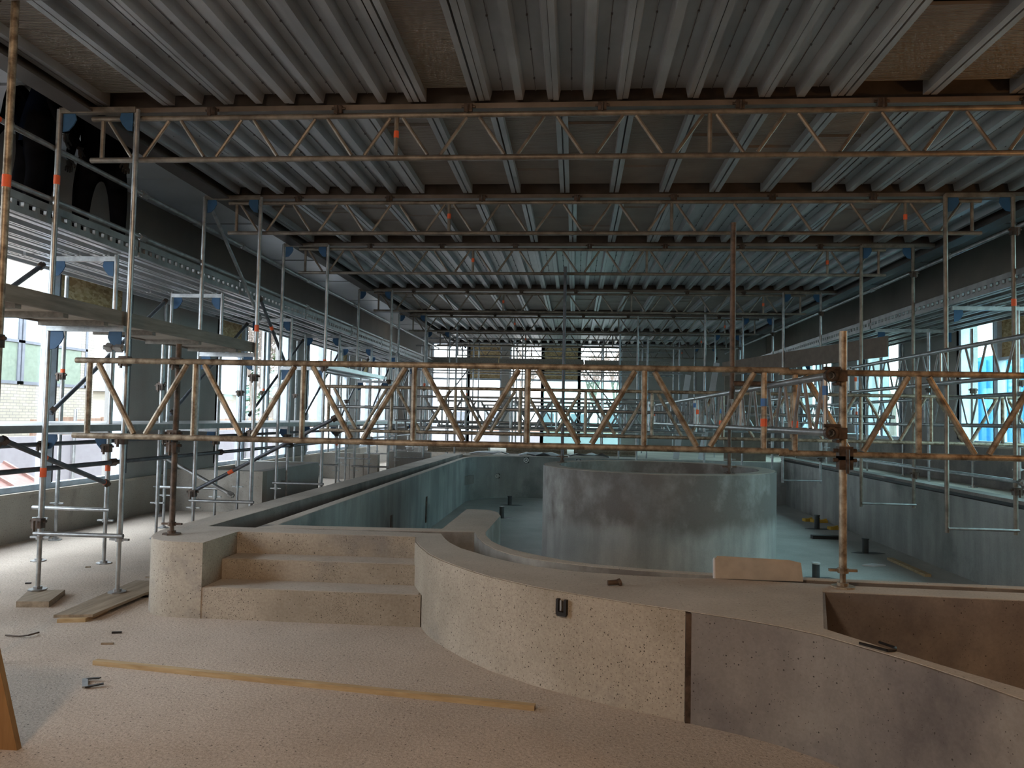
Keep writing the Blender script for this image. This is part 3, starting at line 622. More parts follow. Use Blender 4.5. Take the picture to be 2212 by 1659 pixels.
# ---- posts carrying the girders, left and right
for i in range(0, len(YT)):
    y = YT[i] - .085 if i else 4.55
    xi = -3.85 if i else -3.65
    tp = {0: ((3.05, 'orange'),), 1: ((3.6, 'orange'), (1.05, 'orange')), 2: ((2.62, 'orange'),)}.get(i, ((2.4, 'orange'),) if i % 2 else ())
    inner_mat = 'rust' if i == 0 else 'galv'
    standard(xi, y, 0.05 if i == 1 else 0, 4.225 if i else 4.28, '%s scaffold post of the left row, pool side' % WHICH[i].capitalize() if i != 1 else 'Scaffold post on the long plank beside the rounded pool corner', 'left inner scaffold posts', mat=inner_mat, tapes=() if i == 1 else tp, coup=(1.35, 2.02) if i < 3 else (2.3,))
    standard(-4.55, y - .02, 0.05 if i == 1 else 0, 4.225, '%s scaffold post of the left row, window side' % WHICH[i].capitalize() if i != 1 else 'Orange taped scaffold post on the short plank at the left', 'left outer scaffold posts', tapes=tp if i == 1 else (), coup=(.62,) if i < 3 else ())
    if i: bearer(-4.55, -3.85, y - .01, 4.22, 'bearer with blue gussets at top of the %s left post pair' % WHICH[i], 'left top bearers', 'brownsteel')
    hbar((-4.6, y - .03, .53), (-3.8, y - .03, .53), 'low cross tube joining the %s left post pair' % WHICH[i], 'low cross tubes on the left', r=.019, ends=False)
for i in range(1, len(YT)):
    y = YT[i] - .085
    zb = .42
    standard(4.15, y, zb, 4.225, '%s scaffold post of the right row, pool side' % WHICH[i].capitalize(), 'right inner scaffold posts', base=False, mat='brownsteel' if i < 4 else 'galv')
    standard(4.88, y, zb, 4.225, '%s scaffold post of the right row, wall side' % WHICH[i].capitalize(), 'right outer scaffold posts', base=False, mat='brownsteel' if i < 4 else 'galv', tapes=((3.0, 'orange'),) if i in (2, 4) else (), coup=(3.8, .9))
    bearer(4.15, 4.88, y, 4.22, 'bearer with blue gussets at top of the %s right post pair' % WHICH[i], 'right top bearers', 'brownsteel')
    hbar((4.15, y - .03, .47), (4.9, y - .03, .47), 'thin bottom tube joining the %s right post pair' % WHICH[i], 'bottom tubes on the right', r=.015, ends=False)
# ---- girders across the pool at chest height
f0 = lattice('lattice_girder', 'rusty yellowed lattice girder spanning the foreground at chest height', 'tall lattice girders across the pool', 5.75, .62, 'V', 'rust', rch=RT, rd=.0232, bay=.908, lead=.12, tapes=((6, .35, 'orange'), (6, .6, 'bluetape')))
f0.location = (-4.12, 6.0, 1.385)
f1 = lattice('lattice_girder', 'orange lit lattice girder continuing the foreground girder to the right edge', 'tall lattice girders across the pool', 4.85, .62, 'V', 'rust', rch=RT, rd=.0232, bay=.908, lead=.12, tapes=((0, .35, 'orange'),))
f1.location = (1.56, 6.0, 1.372)
g2 = lattice('lattice_girder', 'grey lattice girder across the pool beyond the round tank, third from the camera', 'tall lattice girders across the pool', 5.75, .62, 'V', 'galv', rch=RT, rd=.0225, bay=.908, lead=.12)
g2.location = (-3.2, 15.2, 1.375)
for y, x, lb in ((10.6, -3.6, 'lattice girder across the pool behind the round tank front, left half'), (10.62, 1.9, 'lattice girder across the pool beside the round tank, right half'), (18.8, -3.4, 'farthest lattice girder across the pool, left half'), (18.82, 1.9, 'farthest lattice girder across the pool, right half'), (24.53, -3.0, 'lattice girder in front of the tall back window')):
    copy_tree(f1 if (x > 1 and y < 12) else (f0 if y < 12 else g2), (x if y < 12 or x < 1 else 1.1, y, 1.375), lb)
# girders running into the depth
p0 = lattice('long_girder', 'shiny lattice girder running into the depth from the right foreground post', 'girders running along the pool', 5.3, .36, 'W', 'galv', rch=.0242, rd=.016, bay=.50, tapes=((0, .75, 'bluetape'), (2, .5, 'orange')), vevery=5, hollow=True)
p0.location = (1.60, 4.94, 1.545); p0.rotation_euler = (0, 0, PI / 2)
copy_tree(p0, (1.60, 10.28, 1.545), 'far half of the shiny girder running along the pool', rot=(0, 0, PI / 2))
copy_tree(p0, (4.08, 6.3, 2.08), 'lattice girder along the right post row, nearer half', rot=(0, 0, PI / 2))
copy_tree(p0, (4.08, 11.7, 2.08), 'lattice girder along the right post row, farther half', rot=(0, 0, PI / 2))
copy_tree(p0, (4.95, 8.7, 1.62), 'lower lattice girder along the right wall side posts', rot=(0, 0, PI / 2))
copy_tree(p0, (4.95, 14.1, 1.62), 'lower lattice girder farther along the right wall side posts', rot=(0, 0, PI / 2))
for z, lb in ((1.905, 'upper'), (1.545, 'lower')):
    t = thing('tube_coupler', '%s rusty coupler gripping the open tube end at the right foreground post' % lb, 'coupler', (1.60, 4.93, z), 'couplers on the right foreground post')
    mb = ringwall(0, 0, .040, .0245, 0, .05, 18); mb.v = [(1.60 + vx, 4.96 - vz, z + vy) for vx, vy, vz in mb.v]; build(mb, 'jaw_ring', 'coupler', t)
    build(MB().box((1.63, 4.93, z - .035), (1.70, 5.0, z + .035)).tube((1.56, 4.94, z + .045), (1.66, 4.94, z + .045), .012, 6).tube((1.64, 4.92, z - .05), (1.64, 5.0, z - .05), .012, 6), 'clamp_body', 'coupler', t)
# ---- free standing rusty posts
standard(1.69, 4.98, .583, 2.19, 'rusty foreground post standing on the pool wall at the right', 'rusty posts on concrete', mat='rust', spindle='rust', coup=(1.36, 1.42), zj=.12)
standard(-3.3, 6.11, .583, 2.16, 'dark rusty foreground post standing on the rounded pool corner', 'rusty posts on concrete', mat='rustdark', spindle='rustdark', coup=(1.3, 1.40, 2.0), zj=.10)
standard(1.35, 6.7, 1.8, 3.33, 'dark rusty stub post rising above the right girder', 'rusty posts on concrete', base=False, mat='rustdark')
standard(-.17, 11.4, .955, 3.88, 'dark post standing on the left rim of the round tank', 'posts on the round tank', mat='darktube', spindle='rustdark', zj=.1)
standard(1.95, 9.82, .955, 1.95, 'short dark post standing on the right front rim of the tank', 'posts on the round tank', mat='rustdark', spindle='rustdark', zj=.1)
standard(2.34, 11.75, .955, 2.0, 'short pale post standing on the right rear rim of the tank', 'posts on the round tank', mat='galv', zj=.1)
hbar((1.35, 6.66, 1.93), (1.72, 6.66, 1.93), 'short tube clamping the stub post to the right girder', 'short clamp tubes', 'rustdark', ends=False)
# ---- side tower posts along the left window
for i, y in enumerate((5.3, 7.66, 10.1, 12.7, 15.4, 17.9, 20.4, 22.9, 25.4)):
    for x, s in ((-4.86, 'aisle side'), (-5.58, 'glass side')):
        if 11.9 < y < 14.6 and x < -4.95: continue
        standard(x, y, 0, 3.24, 'window tower post, %s from the camera, %s' % (ORD[i], s), 'tower posts along the left window', tapes=((1.0, 'orange'),) if i in (1, 4) and s == 'aisle side' else (), coup=(1.2,))
    bearer(-4.86, -5.58, y, 3.2, 'upper deck bearer with blue gussets, %s left tower' % ORD[i], 'left deck bearers')
    bearer(-4.86, -5.58, y, 1.36, 'lower deck bearer with blue gussets, %s left tower' % ORD[i], 'left deck bearers')
    if not 11.9 < y < 14.6: hbar((-5.65, y - .03, .56), (-4.8, y - .03, .56), 'low cross tube of the %s left tower' % ORD[i], 'low cross tubes on the left', r=.019, ends=False)
    bearer(5.05, 6.3, y + .6, 3.2, 'upper deck bearer with blue gussets, %s along the right aisle' % ORD[i], 'right deck bearers')
    if y > 7: 
        for x, s in ((5.9, 'pool side'), (6.6, 'wall side')):
            standard(x, y + .6, .60 if y < 20.3 else .55, 3.24, 'right aisle tower post, %s from the camera, %s' % (ORD[i], s), 'tower posts along the right wall', mat='galv', coup=(2.2,))
for i, y in enumerate((6.5, 8.9, 11.2, 15.0, 16.8, 19.2, 21.6, 24.1)):
    standard(-6.28, y, 0, 3.24, 'scaffold post close to the left glass, %s from the camera' % ORD[i], 'posts close to the left glass', tapes=((2.05, 'orange'),) if i in (1, 3) else (), coup=(2.0,))
    if i in (1, 2, 4, 6): standard(-5.2, y + .35, 0, 2.45, 'short scaffold post in the middle of the left aisle, %s from the camera' % ORD[i], 'short posts in the left aisle', coup=(1.9,))
ys = (3.0, 5.3, 7.66, 10.1, 12.7, 15.4, 17.9, 20.4, 22.9, 25.4)
for i in range(1, 9):
    a, b_ = ys[i], ys[i + 1]
    deck(-4.68, -6.25, a + .02, b_ - .02, 3.30, 'upper steel deck along the left window, %s bay' % ORD[i - 1], 'upper left decks', 'deckbright' if i in (1, 2, 3) else 'deck')
    perforated(-4.64, a + .02, b_ - .02, 3.22, .17, 'slotted edge ledger of the %s upper left deck bay' % ORD[i - 1], 'upper left ledgers')
    deck(-4.66, -6.2, a + .02, b_ - .02, 1.45, 'lower deck along the left window, %s bay' % ORD[i - 1], 'lower left decks')
    deck(5.0, 6.5, a + .62, b_ + .58, 3.30, 'upper steel deck along the right wall, %s bay' % ORD[i - 1], 'upper right decks')
    perforated(4.98, a + .62, b_ + .58, 3.22, .17, 'slotted edge ledger of the %s upper right deck bay' % ORD[i - 1], 'upper right ledgers')
    hbar((-4.60, a, 3.89), (-4.60, b_ + .05, 3.89), 'top guard rail of the %s upper left deck bay' % ORD[i - 1], 'left guard rails', 'galv', tapes=((.12, 'orange'),) if i == 1 else ())
    hbar((-4.60, a, 3.43), (-4.60, b_ + .05, 3.43), 'middle guard rail of the %s upper left deck bay' % ORD[i - 1], 'left guard rails', 'galv')
    hbar((5.0, a + .6, 3.89), (5.0, b_ + .6, 3.89), 'top guard rail of the %s upper right deck bay' % ORD[i - 1], 'right guard rails', 'galv')
    hbar((-5.62, a, 1.22), (-5.62, b_ + .05, 1.22), 'dark rail under the %s lower left deck bay' % ORD[i - 1], 'left low rails', 'darktube')
    hbar((-4.82, a, 1.05), (-4.82, b_ + .05, 1.05), 'dark rail at knee height in the %s left tower bay' % ORD[i - 1], 'left low rails', 'darktube', tapes=((.7, 'orange'),) if i == 2 else ())
    hbar((-5.60, a + .1, 1.55), (-5.60, b_ - .1, 3.12), 'rising dark brace of the %s left tower bay' % ORD[i - 1], 'left tower braces', 'darktube')
# mid level platform on the inner posts
for a, b_, lb in ((4.8, 6.32, 'nearest'), (6.36, 9.0, 'second')):
    t = thing('working_platform', '%s grey board platform between the left post rows at head height' % lb, 'scaffold platform', (-4.2, a, 2.36), 'head height platforms')
    build(MB().box((-4.50, a, 2.345), (-3.92, b_, 2.375)), 'board', 'ply', t)
    build(MB().box((-3.92, a, 2.33), (-3.89, b_, 2.45)), 'toe_board', 'toe', t); build(MB().box((-4.53, a, 2.33), (-4.50, b_, 2.45)), 'toe_board', 'toe', t)
    for k in range(3): y = a + (k + .5) * (b_ - a) / 3; build(MB().box((-4.50, y - .03, 2.30), (-3.92, y + .03, 2.345)), 'cross_rib', 'toe', t)
t = thing('working_platform', 'aluminium platform between the left post rows, third along', 'scaffold platform', (-4.2, 11.6, 2.36), 'head height platforms')
for k in range(2): build(plank_mesh(MB(), -4.5 + .3 * k, -4.21 + .3 * k, 11.6, 15.6, 2.40), 'deck_plank', 'deckbright', t)
for y, s in ((6.27, 'nearest'), (8.95, 'second'), (11.5, 'third'), (15.68, 'fourth')): bearer(-4.55, -3.85, y - .04, 2.30, 'platform bearer with blue gussets, %s left post pair' % s, 'platform bearers')
hbar((-3.8, 4.5, 4.235), (-2.2, 4.5, 4.215), 'brown tube across the top left corner beside the rusty post', 'short clamp tubes', 'brownsteel')
# longer braces seen on the left
hbar(onX(449, 430, -4.55), onX(562, 690, -4.55), 'long diagonal brace from the second left post pair down to the deck', 'long left braces', 'galv')
hbar(onX(560, 640, -4.6), onX(622, 800, -4.6), 'orange taped diagonal brace behind the third left post', 'long left braces', 'darktube', tapes=((.4, 'orange'),))
hbar(onY(730, 900, 9.2), onY(410, 1065, 9.2), 'dark diagonal brace rising beside the second left post', 'long left braces', 'darktube', tapes=((.72, 'orange'),))
hbar(onY(350, 985, 9.4), onY(505, 1072, 9.4), 'loose pale diagonal tube ending above the pool wall', 'long left braces', 'galv')
hbar(onX(0, 948, -4.75), onX(235, 1046, -4.75), 'descending dark brace in front of the left window', 'long left braces', 'darktube', tapes=((.35, 'orange'), (.97, 'orange')))
hbar(onY(225, 750, 6.235), onY(270, 752, 6.235), 'short tube with clamps above the girder end', 'short clamp tubes', 'galv')
hbar(onX(2212, 1043, 4.86), onX(1690, 972, 4.86), 'thin ledger along the right outer posts low over the pool', 'right rails', 'galv', r=.014)
hbar((4.95, 7.0, 1.0), (4.95, 15.5, 1.0), 'horizontal tube along the right deck edge', 'right rails', 'galv')
# ---- back scaffold in front of the tall window
for i, x in enumerate((-5.0, -3.9, -3.3, -2.0, -1.7, -.4, .9, 2.15, 3.3)):
    for y, s in ((24.6, 'front'), (26.0, 'rear')):
        standard(x, y + .15 * (i % 2), .55 if x > -3.1 else 0, 4.2, 'back scaffold post, %s from the left, %s row' % (ORD[i], s), 'back scaffold posts', base=False)
for k, z in enumerate((1.1, 1.9, 2.55, 3.1, 3.9, 4.15)):
    for y, s in ((24.56, 'front'), (26.04, 'rear')): hbar((-5.2, y, z), (3.4, y, z), 'back scaffold ledger in the %s row, %s from the bottom' % (s, ORD[k]), 'back scaffold ledgers', 'galv', ends=False)
t = thing('toe_board_run', 'long grey toe board across the back scaffold in front of the windows', 'toe board', (-1, 24.5, 3.3))
for k in range(3): build(MB().box((-5.2 + 2.75 * k, 24.48, 3.3), (-2.48 + 2.75 * k, 24.53, 3.53 - .02 * k)), 'board', 'toe', t)
for k in range(2): hbar(((-4.9, 1.9)[k], 24.5, 1.2), ((-3.4, .3)[k], 24.5, 3.2), 'slender diagonal brace of the back scaffold, %s side' % ('left', 'right')[k], 'back scaffold braces', 'galv', ends=False)
deck(-5.2, 3.4, 24.65, 25.95, 3.32, 'steel deck of the back scaffold', 'back decks', wd=.5)
# further slim posts around the middle
for x, y, z1, lb in ((1.55, 19.2, 4.2, 'tall pale post right of the back windows'), (1.2, 20.8, 4.1, 'slim post at the right edge of the back windows'), (2.0, 21.4, 3.9, 'slim dark post beside the pale leaning boards'), (-3.45, 22.0, 4.2, 'tall post by the far left corner of the pool'), (2.9, 17.4, 4.2, 'slim post in front of the right back wall')):
    standard(x, y, .0 if x < -3 else (.55 if y > 20.9 else -.52), z1, lb, 'slim posts in the middle distance', base=False)
hbar((-3.9, 16.5, 3.0), (-3.9, 17.6, 1.2), 'steep diagonal brace near the far left towers', 'long left braces', 'galv')
# extra lines of tube across the middle
for k, (y, z) in enumerate(((11.43, 1.72), (15.61, 1.5), (15.61, 1.75), (19.31, 1.45), (23.11, 1.3))):
    hbar((-3.7, y, z), (4.6, y, z), 'single tube across the pool, %s from the camera' % ORD[k], 'single tubes across the pool', 'galv', ends=False)
# ---- plates and planks under the posts
t = thing('sole_plank', 'short square plank under the orange taped post', 'plank', (-4.42, 6.1, 0)); build(MB().prism([(-4.44, 5.86), (-4.19, 5.90), (-4.34, 6.31), (-4.62, 6.24)], .0, .048), 'plank_board', 'plank', t)
t = thing('sole_plank', 'long plank on two offcuts beside the rounded pool corner', 'plank', (-3.75, 6.1, 0))
build(MB().prism([(-3.88, 5.52), (-3.61, 5.58), (-3.62, 6.75), (-3.97, 6.75)], .028, .05), 'plank_board', 'plank', t)
build(MB().prism([(-3.83, 5.49), (-3.64, 5.54), (-3.66, 5.85), (-3.84, 5.8)], .0, .028), 'offcut', 'batten', t); build(MB().prism([(-3.90, 6.4), (-3.66, 6.4), (-3.66, 6.6), (-3.90, 6.6)], .0, .028), 'offcut', 'plank', t)
# ================================================================== SMALL THINGS
a, b_ = Vector((-2.98, 4.65, 0)), Vector((-.19, 4.27, 0))
d = (b_ - a).normalized(); sd = Vector((-d.y, d.x, 0))
tag(build(MB().prism([tuple((a - sd * .02).xy), tuple((b_ - sd * .02).xy), tuple((b_ + sd * .022).xy), tuple((a + sd * .022).xy)], 0, .028), 'timber_batten', 'batten'), 'long thin timber batten lying on the screed floor', 'batten')
t = thing('bent_steel_clip', 'bent dark steel clip lying on the floor near the batten', 'clip', (-2.8, 4.3, 0))
build(MB().bar((-2.85, 4.36, .012), (-2.76, 4.365, .02), .02, .006).bar((-2.77, 4.24, .01), (-2.69, 4.29, .016), .022, .006), 'bent_leg', 'blackiron', t); build(MB().bar((-2.85, 4.36, .012), (-2.77, 4.24, .01), .03, .008), 'bright_web', 'galv', t)
tag(build(MB().path([onZ(12, 1372, .01), onZ(42, 1374, .012), onZ(62, 1372, .02), onZ(84, 1366, .012)], .006, 6), 'wire_offcut', 'rustdark'), 'curled brown strip lying on the floor at the left', 'offcut')
for k, (px_, py_) in enumerate(((190, 1226), (252, 1368), (232, 1392), (61, 1261), (322, 1248), (310, 1290), (700, 1480))):
    c = onZ(px_, py_, 0); tag(build(MB().obox((c.x, c.y, .006), (.022 * (1 + .4 * (k % 3)), .008, 0), (-.004, .010, 0), (0, 0, .006)), 'debris_chip', 'blackiron' if k % 2 else 'plank'), ('small dark chip on the screed, %s' % ('below the left posts', 'left of the batten', 'just above the steel clip', 'near the short plank', 'beside the rounded corner', 'under the long plank', 'in front of the batten')[k]), 'debris', 'chips on the floor')
# fixings on the curved wall
t = thing('anchor_clip', 'black U shaped steel clip bolted to the curved pool wall', 'clip', (-.06, 4.5, .5)); c = Vector((-.055, 4.535, .5)); ax = Vector((.87, -.48, 0)); ay = Vector((-.48, -.87, 0))
build(MB().obox(c + ax * -.026, ax * .009, ay * .012, (0, 0, .045)).obox(c + ax * .026, ax * .009, ay * .012, (0, 0, .045)).obox(c + Vector((0, 0, -.04)), ax * .03, ay * .012, (0, 0, .012)), 'clip_body', 'blackiron', t); build(MB().obox(c + Vector((0, 0, .01)) + ay * .01, ax * .006, ay * .006, (0, 0, .03)), 'bolt', 'galv', t)
tag(build(MB().tube((.22, 4.77, .60), (.30, 4.79, .605), .016, 8).tube((.285, 4.785, .60), (.30, 4.79, .605), .024, 8), 'steel_bolt', 'rustdark'), 'rusty bolt lying on top of the curved wall', 'bolt')
tag(build(MB().path([(1.33, 3.70, .592), (1.415, 3.60, .592), (1.455, 3.615, .592), (1.47, 3.65, .592), (1.43, 3.73, .592)], .007, 6), 'wire_loop', 'blackiron'), 'black bent wire loop lying on the narrow curved wall top', 'wire')
t = thing('shutter_board', 'rounded beige board leaning on the pool rim at the right', 'board', (1.2, 5.17, .575))
P = [(0.925, .583), (0.925, .70), (0.945, .725), (1.40, .715), (1.475, .70), (1.485, .583)]
build(MB().plate([(x, 5.115 + (z - .58) * .12, z) for x, z in P], (0, -1, .12), .02), 'board_face', 'ply', t)
build(MB().plate([(x, 5.115 + (z - .58) * .12, z) for x, z in ((.918, .583), (.918, .70), (.925, .715), (.930, .70), (.930, .583))], (0, -1, .12), .022), 'white_edge', 'white', t)
t = thing('wooden_panel', 'orange brown timber panel edge standing at the lower left corner', 'panel', (-2.7, 3.3, 0))
P = [(-2.57, 0), (-2.78, .73), (-3.6, .75), (-3.6, 0)]
build(MB().plate([(x, 3.46, z) for x, z in P], (0, -1, 0), .03), 'panel_face', 'edgewood', t)
# pipes, fittings and rubbish in the basin
for k, (x, y, h, lb) in enumerate(((-1.53, 18.6, .2, 'black pipe stub on the far basin floor'), (-1.5, 16.2, .22, 'black pipe stub beside the rim bench'), (3.34, 10.9, .2, 'black pipe stub near the right foreground post'), (4.84, 13.2, .22, 'black pipe stub near the right basin wall'), (4.92, 16.0, .26, 'black pipe stub among the yellow plastic scraps'), (3.1, 18.9, .18, 'black pipe stub at the far right basin wall'))):
    t = thing('pipe_stub', lb, 'pipe', (x, y, -.52), 'pipe stubs in the basin floor'); build(MB().tube((x, y, -.52), (x, y, -.52 + h), .05, 12), 'pipe', 'greypipe', t, True); build(MB().tube((x, y, -.52 + h), (x, y, -.50 + h), .058, 12), 'cap', 'pvcwhite' if k in (2,) else 'greypipe', t, True)
    tag(build(MB().prism([(x - .25, y - .05), (x - .1, y + .1), (x + .2, y + .12), (x + .32, y), (x + .1, y - .1)], -.52, -.517), 'damp_patch', 'greypipe'), 'dark damp patch round the %s' % lb.replace('black ', ''), 'scrap', 'damp patches on the basin floor')  # damp patch drawn as a thin dark plate on the floor
for k, (px_, py_) in enumerate(((1745, 1122), (1762, 1124), (1776, 1125), (1800, 1140))):
    c = onZ(px_, py_ + 4, -.52); tag(build(MB().obox((c.x, c.y, -.49), (.09, .02, 0), (-.02, .05, 0), (0, 0, .03)).obox((c.x + .05, c.y, -.455), (.04, .01, .01), (0, .03, 0), (0, 0, .012)), 'plastic_scrap', 'yellow'), 'yellow plastic scrap on the basin floor, %s from the left' % ORD[k], 'scrap', 'yellow scraps in the basin')
tag(build(MB().box((4.42, 14.6, -.52), (5.0, 14.75, -.46)), 'black_strip', 'black'), 'black rubber strip lying on the basin floor', 'strip')
tag(build(MB().box((4.95, 11.3, -.52), (5.04, 12.6, -.48)), 'timber_offcut', 'batten'), 'pale timber offcut lying along the right basin wall', 'offcut')
tag(build(MB().prism([(4.35, 12.0), (4.5, 11.95), (4.72, 12.05), (4.55, 12.15)], -.52, -.50), 'white_scrap', 'white'), 'pale scrap on the basin floor before the pipe stub', 'scrap')
for (x, z, s, lb) in ((-1.26, .48, .07, 'white round nozzle in a dark square on the far basin wall'), (-2.0, .06, .055, 'white round nozzle low on the curved basin corner'), (.13, .47, .06, 'white round nozzle behind the round tank')):
    yy = 20.385 if x > -1.3 else 20.14
    t = thing('wall_nozzle', lb, 'nozzle', (x, yy, z), 'nozzles in the far basin wall')
    mb = ringwall(0, 0, s, s * .62, 0, .03, 20); mb.v = [(x + vx, yy - vz, z + vy) for vx, vy, vz in mb.v]; build(mb, 'ring', 'pvcwhite', t)
    mb = MB().prism(ring(0, 0, s * .4, 12), 0, .02); mb.v = [(x + vx, yy - vz, z + vy) for vx, vy, vz in mb.v]; build(mb, 'core', 'pvcwhite', t)
    build(MB().box((x - s * 1.1, yy - .004, z - s * 1.1), (x + s * 1.1, yy + .03, z + s * 1.1)), 'recess_plate', 'black', t)
# boards on the far deck
for (xa, za, xb, zb, lb) in ((2.80, .56, 3.17, 2.9, 'shorter pale board leaning by the back wall'), (3.48, .56, 3.95, 3.25, 'taller pale board leaning by the back wall')):
    tag(build(MB().bar((xa, 21.4, za), (xb, 21.75, zb), .16, .03, (0, 1, 0)), 'leaning_board', 'white'), lb, 'board', 'pale leaning boards')
for k, (x, y, n) in enumerate(((-3.4, 22.3, 4), (-1.1, 22.6, 3), (.9, 22.4, 3))):
    for j in range(n):
        tag(build(MB().box((x - .9, y + .05 * (j % 2), .555 + .055 * j), (x + .9, y + .55, .605 + .055 * j)), 'timber_board', 'plank'), 'board in the %s timber pile on the far deck, %s from the bottom' % (('left', 'middle', 'right')[k], ORD[j]), 'board', 'timber piles on the far deck')
for k, x in enumerate((-2.9, -1.5, -.1)):
    mb = MB(); n = 6
    rr = random.Random(k); g = [[(x + .22 * i - .2 * (j % 2) * .3, 21.25 + .12 * j, .57 + .10 * rr.random() * (1 if 0 < i < n - 1 else .3)) for j in range(4)] for i in range(n)]
    v = [p for r_ in g for p in r_]; f = [(i * 4 + j, (i + 1) * 4 + j, (i + 1) * 4 + j + 1, i * 4 + j + 1) for i in range(n - 1) for j in range(3)]
    v2 = [(a, b2, c - .02) for a, b2, c in v]; mb.add(v + v2, f + [tuple(q + len(v) for q in reversed(q4)) for q4 in f]); tag(build(mb, 'plastic_sheet', 'white', None, True), 'crumpled white plastic sheet on the pool end, %s' % ('left one', 'middle one', 'right one')[k], 'sheet', 'white sheets at the pool end')
t = thing('long_brown_board', 'long brown board running obliquely in front of the right wall', 'board', (4.4, 16, 2.72)); build(MB().bar((5.12, 13.0, 2.90), (3.58, 18.9, 2.88), .035, .34), 'board_face', 'brownboard', t)
t = thing('formwork_board', 'tall brown shuttering panel standing at the far right of the pool', 'panel', (4.55, 21.1, .56)); build(MB().box((4.05, 21.1, .56), (5.15, 21.18, 2.9)), 'panel_face', 'brownboard', t); build(MB().box((4.05, 21.18, 1.0), (5.15, 21.26, 1.1)).box((4.05, 21.18, 2.3), (5.15, 21.26, 2.4)), 'walings', 'plank', t)
